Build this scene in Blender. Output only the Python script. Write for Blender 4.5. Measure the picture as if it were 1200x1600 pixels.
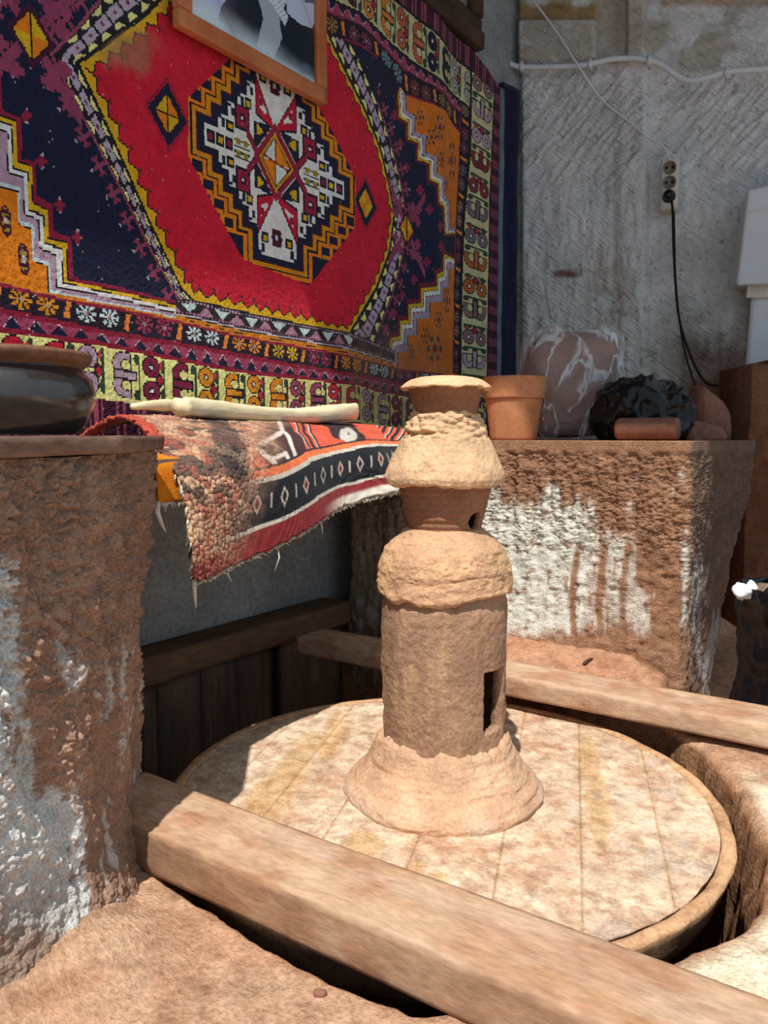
import bpy, math, random
import numpy as np
from mathutils import Vector

for o in list(bpy.data.objects):
    bpy.data.objects.remove(o, do_unlink=True)
scene = bpy.context.scene
COL = scene.collection
random.seed(4)
RNG = np.random.default_rng(7)

# ------------------------------------------------------------------ camera
F = 1239.0                      # focal length in pixels of the 1200x1600 frame
PITCH = math.radians(5.51)
YAW = math.radians(34.59)
EYE = 0.70                      # eye height above the flywheel top (z = 0)
R_ = np.array([math.cos(YAW), math.sin(YAW), 0.0])
FW_ = np.array([-math.sin(YAW), math.cos(YAW), 0.0])
CAM = -(0.168 * EYE * R_ + 2.183 * EYE * FW_)
CAM[2] = EYE
FWD = FW_ * math.cos(PITCH) - np.array([0, 0, math.sin(PITCH)])
UP = FW_ * math.sin(PITCH) + np.array([0, 0, math.cos(PITCH)])
cd = bpy.data.cameras.new('camera')
cam = bpy.data.objects.new('camera', cd)
COL.objects.link(cam)
cam.location = CAM
cam.rotation_euler = (math.pi / 2 - PITCH, 0, YAW)
cd.sensor_fit = 'VERTICAL'
cd.sensor_height = 36.0
cd.sensor_width = 27.0
cd.lens = F / 1600.0 * 36.0
cd.clip_start = 0.02
scene.camera = cam

# ------------------------------------------------------------------ world, sun, exposure
SKY_STRENGTH = 0.68
SUN_STRENGTH = 5.0
SUN_AZ = 15.0                   # degrees the sunlight travels to the right of the viewing direction
SUN_EL = 61.0
w = bpy.data.worlds.new('world')
scene.world = w
w.use_nodes = True
bg = w.node_tree.nodes['Background']
bg.inputs[0].default_value = (0.64, 0.83, 1.0, 1)
bg.inputs[1].default_value = SKY_STRENGTH
sd = bpy.data.lights.new('sun', 'SUN')
sd.energy = SUN_STRENGTH
sd.color = (1.0, 0.96, 0.90)
sd.angle = math.radians(0.7)
sun = bpy.data.objects.new('sun', sd)
COL.objects.link(sun)
_a = math.radians(SUN_AZ)
_h = FW_ * math.cos(_a) + R_ * math.sin(_a)
_e = math.radians(SUN_EL)
SUND = _h * math.cos(_e) + np.array([0, 0, -math.sin(_e)])
sun.rotation_euler = Vector(SUND).to_track_quat('-Z', 'Y').to_euler()
sun.location = (1, -2, 5)
vs = scene.view_settings
vs.view_transform = 'Standard'
vs.look = 'None'
vs.exposure = 0.0
vs.gamma = 1.0
vs.use_curve_mapping = False


# ------------------------------------------------------------------ geometry helpers
def ray(x, y):
    return FWD + R_ * ((x - 600) / F) + UP * (-(y - 800) / F)


def onz(x, y, z):
    d = ray(x, y)
    return CAM + d * ((z - CAM[2]) / d[2])


def onx(x, y, X):
    d = ray(x, y)
    return CAM + d * ((X - CAM[0]) / d[0])


def ony(x, y, Y):
    d = ray(x, y)
    return CAM + d * ((Y - CAM[1]) / d[1])


def proj(P):
    v = np.asarray(P, float) - CAM
    wz = v @ FWD
    wz = np.where(np.abs(wz) < 0.05, 0.05, wz)
    return 600 + F * (v @ R_) / wz, 800 - F * (v @ UP) / wz


def depth(P):
    return float((np.asarray(P) - CAM) @ FWD)


def _hash(ix, iy, iz, seed):
    h = (ix.astype(np.uint32) * np.uint32(374761393) + iy.astype(np.uint32) * np.uint32(668265263)
         + iz.astype(np.uint32) * np.uint32(1274126177) + np.uint32(seed * 974711 + 13))
    h = (h ^ (h >> np.uint32(13))) * np.uint32(1103515245)
    h = (h ^ (h >> np.uint32(16))) * np.uint32(2246822519)
    h = h ^ (h >> np.uint32(15))
    return h.astype(np.float64) / 4294967295.0


def vnoise(P, seed=0):
    P = np.asarray(P, float)
    i = np.floor(P).astype(np.int64)
    f = P - i
    f = f * f * f * (f * (f * 6 - 15) + 10)
    out = 0
    for dx in (0, 1):
        wx = f[:, 0] if dx else 1 - f[:, 0]
        for dy in (0, 1):
            wy = f[:, 1] if dy else 1 - f[:, 1]
            for dz in (0, 1):
                wz = f[:, 2] if dz else 1 - f[:, 2]
                out = out + wx * wy * wz * _hash(i[:, 0] + dx, i[:, 1] + dy, i[:, 2] + dz, seed)
    return out * 2 - 1


def fbm(P, scale, octaves=4, seed=0, gain=0.5):
    P = np.asarray(P, float) * scale
    a, s, t = 1.0, 0, 0
    for k in range(octaves):
        s = s + a * vnoise(P, seed + k * 17)
        t += a
        a *= gain
        P = P * 2.03 + 11.3
    return s / t


def worley(P, scale, seed=0):
    P = np.asarray(P, float) * scale
    i = np.floor(P).astype(np.int64)
    best = np.full(len(P), 9.0)
    sec = np.full(len(P), 9.0)
    for dx in (-1, 0, 1):
        for dy in (-1, 0, 1):
            for dz in (-1, 0, 1):
                c = i + np.array([dx, dy, dz])
                q = np.stack([_hash(c[:, 0], c[:, 1], c[:, 2], seed + k) for k in (1, 2, 3)], 1)
                d = np.linalg.norm(c + q - P, axis=1)
                sec = np.minimum(sec, np.maximum(best, d))
                best = np.minimum(best, d)
    return best, sec


def smooth(a, b, x):
    t = np.clip((x - a) / (b - a), 0, 1)
    return t * t * (3 - 2 * t)


def lin(c):
    c = np.asarray(c, float) / 255.0
    return np.where(c <= 0.04045, c / 12.92, ((c + 0.055) / 1.055) ** 2.4)


def pip(X, Y, poly):
    poly = np.asarray(poly, float)
    inside = np.zeros(X.shape, bool)
    n = len(poly)
    j = n - 1
    for i in range(n):
        xi, yi = poly[i]
        xj, yj = poly[j]
        if yi != yj:
            c = ((yi > Y) != (yj > Y)) & (X < (xj - xi) * (Y - yi) / (yj - yi) + xi)
            inside ^= c
        j = i
    return inside


def polydist(X, Y, pts):
    """nearest distance, arclength and side (+ left of travel) to an open polyline"""
    pts = np.asarray(pts, float)
    bd = np.full(X.shape, 1e9)
    bs = np.zeros(X.shape)
    side = np.zeros(X.shape)
    acc = 0
    for (x0, y0), (x1, y1) in zip(pts[:-1], pts[1:]):
        dx, dy = x1 - x0, y1 - y0
        L = math.hypot(dx, dy)
        t = np.clip(((X - x0) * dx + (Y - y0) * dy) / (L * L), 0, 1)
        d = np.hypot(X - x0 - t * dx, Y - y0 - t * dy)
        m = d < bd
        bd[m] = d[m]
        bs[m] = acc + t[m] * L
        side[m] = np.sign(dx * (Y[m] - y0) - dy * (X[m] - x0))
        acc += L
    return bd, bs, side


# ------------------------------------------------------------------ object helpers
def tag(o, label=None, cat=None, group=None, kind=None):
    if label:
        o['label'] = label
    if cat:
        o['category'] = cat
    if group:
        o['group'] = group
    if kind:
        o['kind'] = kind
    return o


def thing(name, loc, label, cat, group=None):
    o = bpy.data.objects.new(name, None)
    COL.objects.link(o)
    o.location = tuple(float(v) for v in loc)
    o.empty_display_size = 0.05
    return tag(o, label, cat, group)


def worldloc(o):
    p = np.zeros(3)
    while o is not None:
        p += np.array(o.location)
        o = o.parent
    return p


def mesh_obj(name, V, Fc, mat, parent=None, col=None, smoothed=True, fcol=None, origin=None):
    """V in world coordinates; Fc array of quads/tris or list of polygons"""
    V = np.asarray(V, float)
    if origin is None:
        origin = worldloc(parent) if parent is not None else np.array([0.0, 0.0, 0.0])
    origin = np.asarray(origin, float)
    me = bpy.data.meshes.new(name)
    L = V - origin
    if isinstance(Fc, np.ndarray):
        k = Fc.shape[1]
        n = len(Fc)
        me.vertices.add(len(L))
        me.vertices.foreach_set('co', L.astype(np.float32).ravel())
        me.loops.add(n * k)
        me.loops.foreach_set('vertex_index', Fc.astype(np.int32).ravel())
        me.polygons.add(n)
        me.polygons.foreach_set('loop_start', np.arange(0, n * k, k, dtype=np.int32))
        me.polygons.foreach_set('loop_total', np.full(n, k, dtype=np.int32))
        me.update(calc_edges=True)
    else:
        me.from_pydata([tuple(v) for v in L], [], [tuple(int(i) for i in f) for f in Fc])
    if smoothed:
        me.polygons.foreach_set('use_smooth', np.ones(len(me.polygons), bool))
    if col is not None:
        a = me.color_attributes.new('Col', 'FLOAT_COLOR', 'POINT')
        c = np.ones((len(V), 4), np.float32)
        c[:, :3] = col
        a.data.foreach_set('color', c.ravel())
    if fcol is not None:
        a = me.attributes.new('Col', 'FLOAT_COLOR', 'FACE')
        c = np.ones((len(me.polygons), 4), np.float32)
        c[:, :3] = fcol
        a.data.foreach_set('color', c.ravel())
    me.materials.append(mat)
    me.update()
    o = bpy.data.objects.new(name, me)
    COL.objects.link(o)
    if parent is not None:
        o.parent = parent
    else:
        o.location = tuple(origin)
    return o


def grid_faces(nu, nv, wrap_u=False):
    """vertex index = i*nv + j ; i in nu, j in nv"""
    I = np.arange(nu if wrap_u else nu - 1)
    J = np.arange(nv - 1)
    I, J = np.meshgrid(I, J, indexing='ij')
    I2 = (I + 1) % nu
    return np.stack([I * nv + J, I2 * nv + J, I2 * nv + J + 1, I * nv + J + 1], -1).reshape(-1, 4)


def box_vf(lo, hi, div=(1, 1, 1), bevel=0.0):
    """closed box as six grids (shared look, unshared edges merged by rounding)"""
    lo = np.asarray(lo, float)
    hi = np.asarray(hi, float)
    Vs, Fs, n0 = [], [], 0
    for ax in range(3):
        u, v = [(1, 2), (2, 0), (0, 1)][ax]
        for side in (0, 1):
            gu = np.linspace(0, 1, div[u] + 1)
            gv = np.linspace(0, 1, div[v] + 1)
            A, B = np.meshgrid(gu, gv, indexing='ij')
            P = np.zeros((A.size, 3))
            P[:, u] = lo[u] + A.ravel() * (hi[u] - lo[u])
            P[:, v] = lo[v] + B.ravel() * (hi[v] - lo[v])
            P[:, ax] = hi[ax] if side else lo[ax]
            f = grid_faces(div[u] + 1, div[v] + 1)
            if not side:
                f = f[:, ::-1]
            Vs.append(P)
            Fs.append(f + n0)
            n0 += len(P)
    V = np.concatenate(Vs)
    Fc = np.concatenate(Fs)
    key = np.round(V, 6)
    uq, inv = np.unique(key, axis=0, return_inverse=True)
    inv = inv.ravel()
    if bevel > 0:
        pass
    return uq, inv[Fc]


def soften(V, lo, hi, r):
    """round the edges of a box grid with radius r"""
    lo = np.asarray(lo) + r
    hi = np.asarray(hi) - r
    c = np.clip(V, lo, hi)
    d = V - c
    L = np.linalg.norm(d, axis=1)
    m = L > 1e-9
    cnt = (np.abs(d) > 1e-9).sum(1)
    out = V.copy()
    k = m & (cnt > 1)
    out[k] = c[k] + d[k] / L[k, None] * r
    return out


def plank_mesh(lo, hi, div, r=0.004, amp=0.002, seed=1, scale=(3, 30, 30)):
    V, Fc = box_vf(lo, hi, div)
    V = soften(V, lo, hi, r)
    n = V - np.clip(V, np.asarray(lo) + r * 1.01, np.asarray(hi) - r * 1.01)
    L = np.linalg.norm(n, axis=1, keepdims=True)
    n = n / np.where(L < 1e-9, 1, L)
    V = V + n * (fbm(V * np.asarray(scale, float), 1.0, 3, seed) * amp)[:, None]
    return V, Fc


def lathe(profile, nth, center=(0, 0, 0), theta0=0.0):
    """profile: list of (r, z)"""
    pr = np.asarray(profile, float)
    th = theta0 + np.linspace(0, 2 * math.pi, nth, endpoint=False)
    V = np.zeros((nth, len(pr), 3))
    V[:, :, 0] = center[0] + np.cos(th)[:, None] * pr[None, :, 0]
    V[:, :, 1] = center[1] + np.sin(th)[:, None] * pr[None, :, 0]
    V[:, :, 2] = center[2] + pr[None, :, 1]
    return V.reshape(-1, 3), grid_faces(nth, len(pr), True)


def resample(pts, n):
    pts = np.asarray(pts, float)
    d = np.r_[0, np.cumsum(np.linalg.norm(np.diff(pts, axis=0), axis=1))]
    t = np.linspace(0, d[-1], n)
    return np.stack([np.interp(t, d, pts[:, k]) for k in range(pts.shape[1])], 1)


def spline(pts, n):
    """Catmull-Rom through points"""
    pts = np.asarray(pts, float)
    P = np.vstack([2 * pts[0] - pts[1], pts, 2 * pts[-1] - pts[-2]])
    m = len(pts) - 1
    t = np.linspace(0, m - 1e-9, n)
    i = t.astype(int)
    f = (t - i)[:, None]
    p0, p1, p2, p3 = P[i], P[i + 1], P[i + 2], P[i + 3]
    return 0.5 * (2 * p1 + (p2 - p0) * f + (2 * p0 - 5 * p1 + 4 * p2 - p3) * f ** 2 + (3 * p1 - p0 - 3 * p2 + p3) * f ** 3)


def tube(path, rad, seg=8, cap=True):
    path = np.asarray(path, float)
    n = len(path)
    rad = np.broadcast_to(np.asarray(rad, float), (n,))
    T = np.gradient(path, axis=0)
    T /= np.linalg.norm(T, axis=1, keepdims=True)
    up = np.array([0.31, 0.17, 0.93])
    A = np.cross(T, up)
    A /= np.linalg.norm(A, axis=1, keepdims=True)
    B = np.cross(T, A)
    th = np.linspace(0, 2 * math.pi, seg, endpoint=False)
    V = path[:, None, :] + rad[:, None, None] * (np.cos(th)[None, :, None] * A[:, None, :] + np.sin(th)[None, :, None] * B[:, None, :])
    Fl = []
    for i in range(n - 1):
        for j in range(seg):
            k = (j + 1) % seg
            Fl.append((i * seg + j, (i + 1) * seg + j, (i + 1) * seg + k, i * seg + k))
    if cap:
        Fl.append(tuple(range(seg)))
        Fl.append(tuple(reversed(range((n - 1) * seg, n * seg))))
    return V.reshape(-1, 3), Fl


def join(parts):
    Vs, Fs, n = [], [], 0
    for V, Fc in parts:
        Vs.append(np.asarray(V))
        Fs += [tuple(int(i) + n for i in f) for f in Fc]
        n += len(V)
    return np.concatenate(Vs), Fs


# ------------------------------------------------------------------ materials
def M(name, c1, c2=None, scale=8.0, rough=0.9, bump=0.3, bscale=60.0, attr=False, stretch=(1, 1, 1),
      spec=0.25, coat=0.0, metal=0.0, dist=0.004, vor=0.0, contrast=(0.35, 0.65), fine=0.25, sheen=0.0, detail=6.0, trans=0.0, alpha=1.0):
    m = bpy.data.materials.new(name)
    m.use_nodes = True
    nt = m.node_tree
    N, K = nt.nodes, nt.links
    b = N['Principled BSDF']
    b.inputs['Roughness'].default_value = rough
    b.inputs['Specular IOR Level'].default_value = spec
    b.inputs['Metallic'].default_value = metal
    b.inputs['Coat Weight'].default_value = coat
    b.inputs['Sheen Weight'].default_value = sheen
    b.inputs['Transmission Weight'].default_value = trans
    b.inputs['Alpha'].default_value = alpha
    tc = N.new('ShaderNodeTexCoord')
    mp = N.new('ShaderNodeMapping')
    mp.inputs['Scale'].default_value = stretch
    K.new(tc.outputs['Object'], mp.inputs['Vector'])
    ns = N.new('ShaderNodeTexNoise')
    ns.inputs['Scale'].default_value = scale
    ns.inputs['Detail'].default_value = detail
    ns.inputs['Roughness'].default_value = 0.62
    K.new(mp.outputs[0], ns.inputs['Vector'])
    rp = N.new('ShaderNodeValToRGB')
    rp.color_ramp.elements[0].position = contrast[0]
    rp.color_ramp.elements[1].position = contrast[1]
    K.new(ns.outputs[0], rp.inputs[0])
    nf = N.new('ShaderNodeTexNoise')
    nf.inputs['Scale'].default_value = bscale
    nf.inputs['Detail'].default_value = 5.0
    nf.inputs['Roughness'].default_value = 0.6
    K.new(mp.outputs[0], nf.inputs['Vector'])
    fr = N.new('ShaderNodeMapRange')
    fr.inputs['From Min'].default_value = 0.3
    fr.inputs['From Max'].default_value = 0.7
    fr.inputs['To Min'].default_value = 1.0 - fine
    fr.inputs['To Max'].default_value = 1.0 + fine
    K.new(nf.outputs[0], fr.inputs['Value'])
    mul = N.new('ShaderNodeMix')
    mul.data_type = 'RGBA'
    mul.blend_type = 'MULTIPLY'
    mul.inputs['Factor'].default_value = 1.0
    if attr:
        at = N.new('ShaderNodeAttribute')
        at.attribute_name = 'Col'
        mx = N.new('ShaderNodeMix')
        mx.data_type = 'RGBA'
        mx.blend_type = 'MULTIPLY'
        mx.inputs['Factor'].default_value = 1.0
        c1 = np.asarray(c1, float)
        c2 = np.asarray(c2 if c2 is not None else c1, float)
        rp.color_ramp.elements[0].color = (*c1, 1)
        rp.color_ramp.elements[1].color = (*c2, 1)
        K.new(at.outputs['Color'], mx.inputs['A'])
        K.new(rp.outputs[0], mx.inputs['B'])
        K.new(mx.outputs['Result'], mul.inputs['A'])
    else:
        c1 = lin(c1)
        c2 = lin(c2) if c2 is not None else c1
        rp.color_ramp.elements[0].color = (*c1, 1)
        rp.color_ramp.elements[1].color = (*c2, 1)
        K.new(rp.outputs[0], mul.inputs['A'])
    K.new(fr.outputs[0], mul.inputs['B'])
    K.new(mul.outputs['Result'], b.inputs['Base Color'])
    if bump > 0:
        bp = N.new('ShaderNodeBump')
        bp.inputs['Strength'].default_value = bump
        bp.inputs['Distance'].default_value = dist
        if vor > 0:
            vo = N.new('ShaderNodeTexVoronoi')
            vo.inputs['Scale'].default_value = vor
            K.new(mp.outputs[0], vo.inputs['Vector'])
            ad = N.new('ShaderNodeMath')
            ad.operation = 'ADD'
            K.new(nf.outputs[0], ad.inputs[0])
            K.new(vo.outputs['Distance'], ad.inputs[1])
            K.new(ad.outputs[0], bp.inputs['Height'])
        else:
            K.new(nf.outputs[0], bp.inputs['Height'])
        K.new(bp.outputs[0], b.inputs['Normal'])
    return m


ONE = (1.0, 1.0, 1.0)
m_rock = M('rock_dirt', (0.85,) * 3, (1.15,) * 3, 30, 1.0, 1.0, 240, True, dist=0.006, fine=0.3, spec=0.03)
m_floor = M('packed_earth', (0.74, 0.66, 0.61), (1.12, 1.13, 1.13), 26, 1.0, 1.0, 130, True, dist=0.006, fine=0.25, spec=0.04, contrast=(0.34, 0.58), detail=10)
m_plaster = M('tooled_plaster', (0.88,) * 3, (1.1,) * 3, 6, 0.95, 0.8, 45, True, dist=0.012, fine=0.12)
m_clay = M('dry_clay', (0.85,) * 3, (1.12,) * 3, 14, 1.0, 0.8, 150, True, dist=0.004, fine=0.18, spec=0.05)
m_carpet = M('carpet_wool', (0.88,) * 3, (1.1,) * 3, 30, 1.0, 0.7, 320, True, dist=0.004, fine=0.25, sheen=0.15, spec=0.05)
m_rug = M('rug_wool', (0.85,) * 3, (1.12,) * 3, 40, 1.0, 0.6, 350, True, dist=0.003, fine=0.25, sheen=0.1, spec=0.05)
m_plank = M('dusty_plank', (0.82, 0.77, 0.74), (1.05, 1.06, 1.08), 20, 0.95, 0.5, 90, True, stretch=(0.45, 1.3, 1.3), dist=0.003, fine=0.2, spec=0.06, contrast=(0.34, 0.54), detail=10)
m_disc = M('flywheel_wood', (0.74, 0.68, 0.65), (1.08, 1.09, 1.12), 34, 0.95, 0.8, 160, True, dist=0.003, fine=0.22, spec=0.05, contrast=(0.36, 0.56), detail=10)
m_darkwood = M('alcove_wood', (112, 92, 76), (84, 66, 54), 7, 0.85, 0.4, 50, stretch=(1, 1, 0.2), dist=0.002)
m_beam = M('alcove_beam', (120, 92, 68), (96, 70, 50), 7, 0.85, 0.5, 50, stretch=(2, 0.3, 2), dist=0.002)
m_topboard = M('mud_board', (132, 104, 88), (96, 72, 60), 9, 0.85, 0.5, 60, stretch=(1, 0.4, 2), dist=0.003)
m_grey = M('grey_render', (164, 168, 168), (138, 142, 142), 5, 0.9, 0.3, 60)
m_frame = M('frame_wood', (205, 128, 78), (178, 98, 55), 4, 0.45, 0.15, 40, stretch=(4, 1, 1), spec=0.4, fine=0.1)
m_print = M('photo_print', ONE, ONE, 10, 0.7, 0.0, 40, True, fine=0.0, spec=0.1)
m_terra = M('terracotta', (206, 142, 100), (178, 116, 78), 10, 0.9, 0.3, 90, dist=0.002, fine=0.1)
m_glaze = M('black_glaze', (34, 32, 34), (58, 52, 48), 6, 0.22, 0.12, 30, spec=0.6, coat=0.5, fine=0.2)
m_glazerim = M('unglazed_rim', (120, 82, 60), (82, 56, 44), 12, 0.6, 0.3, 60)
m_claydark = M('moist_clay', (150, 104, 84), (124, 82, 66), 10, 0.75, 0.4, 60, fine=0.15)
m_black = M('black_plastic', (12, 13, 17), (18, 20, 25), 10, 0.3, 0.2, 60, spec=0.35, fine=0.1)
m_white = M('white_plastic', (225, 228, 232), (215, 219, 225), 4, 0.35, 0.0, 60, spec=0.5, fine=0.03)
m_paper = M('white_paper', (232, 234, 238), (222, 226, 232), 6, 0.8, 0.1, 40, fine=0.04)
m_offwhite = M('aged_plastic', (232, 226, 208), (216, 208, 188), 8, 0.45, 0.0, 60, fine=0.08)
m_conduit = M('conduit_plastic', (236, 240, 244), (224, 230, 236), 8, 0.5, 0.0, 60, fine=0.06)
m_cable = M('black_cable', (20, 18, 18), (28, 26, 26), 10, 0.5, 0.0, 60)
m_socket = M('socket_grey', (140, 132, 122), (112, 104, 96), 20, 0.5, 0.0, 60)
m_cream = M('cream_cloth', (236, 226, 192), (214, 198, 158), 12, 0.8, 0.4, 60, stretch=(2, 0.5, 2), dist=0.003, fine=0.1)
m_orangecloth = M('orange_wool', (226, 138, 30), (204, 112, 22), 30, 1.0, 0.6, 300, fine=0.25)
m_fringe = M('fringe_cotton', (216, 208, 190), (186, 176, 156), 30, 1.0, 0.3, 200)
m_navy = M('navy_cloth', (26, 34, 66), (18, 22, 44), 12, 1.0, 0.4, 200, sheen=0.1)
m_paleedge = M('carpet_selvedge', (120, 140, 150), (98, 116, 128), 12, 1.0, 0.4, 200)
m_brownwood = M('dark_lintel', (92, 70, 54), (66, 48, 38), 6, 0.6, 0.3, 40, stretch=(1, 0.3, 1))
m_ceil = M('cave_ceiling', (150, 138, 122), (120, 110, 98), 3, 0.95, 0.6, 30)
m_cup = M('cup_card', (190, 170, 150), (150, 120, 96), 8, 0.6, 0.0, 40)


def glassy(name, tint, mixw, rough=0.08, bump=0.0):
    m = bpy.data.materials.new(name)
    m.use_nodes = True
    nt = m.node_tree
    N, K = nt.nodes, nt.links
    for n in list(N):
        N.remove(n)
    out = N.new('ShaderNodeOutputMaterial')
    mx = N.new('ShaderNodeMixShader')
    tr = N.new('ShaderNodeBsdfTransparent')
    tr.inputs[0].default_value = (*tint, 1)
    gl = N.new('ShaderNodeBsdfGlossy')
    gl.inputs['Roughness'].default_value = rough
    fr = N.new('ShaderNodeLayerWeight')
    fr.inputs[0].default_value = mixw
    pw = N.new('ShaderNodeMath')
    pw.operation = 'POWER'
    pw.inputs[1].default_value = 3.0
    K.new(fr.outputs['Facing'], pw.inputs[0])
    K.new(pw.outputs[0], mx.inputs[0])
    K.new(tr.outputs[0], mx.inputs[1])
    K.new(gl.outputs[0], mx.inputs[2])
    if bump > 0:
        ns = N.new('ShaderNodeTexNoise')
        ns.inputs['Scale'].default_value = 40
        bp = N.new('ShaderNodeBump')
        bp.inputs['Strength'].default_value = bump
        K.new(ns.outputs[0], bp.inputs['Height'])
        K.new(bp.outputs[0], gl.inputs['Normal'])
        K.new(bp.outputs[0], fr.inputs['Normal'])
    K.new(mx.outputs[0], out.inputs[0])
    return m


m_bagclear = bpy.data.materials.new('clear_bag')
m_bagclear.use_nodes = True
_nt = m_bagclear.node_tree
for _n in list(_nt.nodes):
    _nt.nodes.remove(_n)
_o = _nt.nodes.new('ShaderNodeOutputMaterial')
_tr = _nt.nodes.new('ShaderNodeBsdfTransparent')
_pr = _nt.nodes.new('ShaderNodeBsdfPrincipled')
_pr.inputs['Base Color'].default_value = (0.75, 0.76, 0.78, 1)
_pr.inputs['Roughness'].default_value = 0.22
_mx = _nt.nodes.new('ShaderNodeMixShader')
_tc = _nt.nodes.new('ShaderNodeTexCoord')
_mp = _nt.nodes.new('ShaderNodeMapping')
_mp.inputs['Scale'].default_value = (1.0, 1.0, 0.45)
_ns = _nt.nodes.new('ShaderNodeTexNoise')
_ns.inputs['Scale'].default_value = 9.0
_ns.inputs['Detail'].default_value = 4.0
_ns.inputs['Distortion'].default_value = 1.2
_mr = _nt.nodes.new('ShaderNodeMapRange')
_sb = _nt.nodes.new('ShaderNodeMath')
_sb.operation = 'SUBTRACT'
_sb.inputs[1].default_value = 0.5
_ab = _nt.nodes.new('ShaderNodeMath')
_ab.operation = 'ABSOLUTE'
_nt.links.new(_ns.outputs[0], _sb.inputs[0])
_nt.links.new(_sb.outputs[0], _ab.inputs[0])
_mr.inputs['From Min'].default_value = 0.0
_mr.inputs['From Max'].default_value = 0.05
_mr.inputs['To Min'].default_value = 0.70
_mr.inputs['To Max'].default_value = 0.16
_bp = _nt.nodes.new('ShaderNodeBump')
_bp.inputs['Strength'].default_value = 0.7
_bp.inputs['Distance'].default_value = 0.05
_bp.invert = True
_nt.links.new(_tc.outputs['Object'], _mp.inputs['Vector'])
_nt.links.new(_mp.outputs[0], _ns.inputs['Vector'])
_nt.links.new(_ab.outputs[0], _mr.inputs['Value'])
_nt.links.new(_ab.outputs[0], _bp.inputs['Height'])
_nt.links.new(_bp.outputs[0], _pr.inputs['Normal'])
_nt.links.new(_mr.outputs[0], _mx.inputs[0])
_nt.links.new(_tr.outputs[0], _mx.inputs[1])
_nt.links.new(_pr.outputs[0], _mx.inputs[2])
_nt.links.new(_mx.outputs[0], _o.inputs[0])
m_glass = glassy('picture_glass', (0.98, 0.99, 1.0), 0.10, 0.03)

# tooled plaster: diagonal pick marks as fine relief
_nt = m_plaster.node_tree
_tc = [n for n in _nt.nodes if n.type == 'TEX_COORD'][0]
_bp = [n for n in _nt.nodes if n.type == 'BUMP'][0]
_m1 = _nt.nodes.new('ShaderNodeMapping')
_m1.inputs['Rotation'].default_value = (0, math.radians(-38), math.radians(-16))
_m2 = _nt.nodes.new('ShaderNodeMapping')
_m2.inputs['Scale'].default_value = (14, 14, 95)
_nn = _nt.nodes.new('ShaderNodeTexNoise')
_nn.inputs['Scale'].default_value = 1.0
_nn.inputs['Detail'].default_value = 4.0
_nt.links.new(_tc.outputs['Object'], _m1.inputs['Vector'])
_nt.links.new(_m1.outputs[0], _m2.inputs['Vector'])
_nt.links.new(_m2.outputs[0], _nn.inputs['Vector'])
_b2 = _nt.nodes.new('ShaderNodeBump')
_b2.inputs['Strength'].default_value = 1.0
_b2.inputs['Distance'].default_value = 0.02
_nt.links.new(_nn.outputs[0], _b2.inputs['Height'])
_nt.links.new(_bp.outputs[0], _b2.inputs['Normal'])
_nt.links.new(_b2.outputs[0], _nt.nodes['Principled BSDF'].inputs['Normal'])

# ==================================================================== STRUCTURE
XC = -1.0            # carpet plane
WY = 0.92            # front face of the far ledge
LEDGE_Z = 0.685

# ---- floor with the wheel pit
hole = np.array([(-1.08, -0.42), (-0.46, -0.42), (-0.36, -0.48), (-0.18, -0.56), (0.05, -0.588), (0.19, -0.594), (0.30, -0.585), (0.42, -0.48), (0.533, -0.31),
                 (0.588, -0.22), (0.608, -0.12), (0.585, 0.05), (0.50, 0.283), (0.385, 0.475), (0.27, 0.56), (-0.05, 0.63),
                 (-0.36, 0.70), (-0.40, 0.95), (-1.08, 0.95)])


def ray_poly(th):
    dx, dy = np.cos(th), np.sin(th)
    best = np.full(th.shape, 1e9)
    P = np.vstack([hole, hole[:1]])
    for (x0, y0), (x1, y1) in zip(P[:-1], P[1:]):
        ex, ey = x1 - x0, y1 - y0
        den = dx * ey - dy * ex
        den = np.where(np.abs(den) < 1e-9, 1e-9, den)
        t = (x0 * ey - y0 * ex) / den
        s = (x0 * dy - y0 * dx) / den
        ok = (t > 0) & (s >= -1e-6) & (s <= 1 + 1e-6)
        best = np.where(ok & (t < best), t, best)
    return best


NTH = 900
th = np.linspace(-math.pi, math.pi, NTH, endpoint=False)
rl = ray_poly(th)
rl = np.convolve(np.r_[rl[-2:], rl, rl[:2]], np.ones(5) / 5, 'valid')
ring = np.r_[0.02, 0.3, 0.55, 0.66]            # pit bottom fractions of the lip radius
rows = []
for k in ring:
    rows.append((rl * k, np.full(NTH, -0.42)))
for z, k in ((-0.42, 0.93), (-0.34, 0.935), (-0.26, 0.94), (-0.20, 0.945), (-0.15, 0.95), (-0.11, 0.957), (-0.075, 0.965), (-0.045, 0.973), (-0.02, 0.982), (0.0, 0.991), (0.012, 1.0)):
    rows.append((rl * k, np.full(NTH, z)))
for e in np.r_[0.01, 0.02, 0.035, 0.05, 0.07, 0.09, 0.11, 0.135, 0.16, 0.19, 0.22, 0.25, 0.285, 0.32, 0.36, 0.40, 0.45, 0.5, 0.56, 0.64, 0.75, 0.9, 1.1, 1.4, 1.8, 2.4, 3.2]:
    rows.append((rl + e, np.full(NTH, 0.02)))
Rr = np.stack([a for a, b in rows], 1)
Zz = np.stack([b for a, b in rows], 1)
V = np.stack([np.cos(th)[:, None] * Rr, np.sin(th)[:, None] * Rr, Zz], -1).reshape(-1, 3)
wallm = np.tile(np.array([0] * 4 + [1] * 9 + [0.6, 0.3] + [0] * 27), (NTH, 1)).ravel()
rad = np.stack([np.cos(th), np.sin(th), 0 * th], 1).repeat(Rr.shape[1], 0)
rough_r = fbm(V * [1, 1, 1.6], 14, 4, 3) + 0.9 * (0.5 - worley(V, 26, 4)[0]) + 0.4 * fbm(V, 60, 3, 9)
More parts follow.
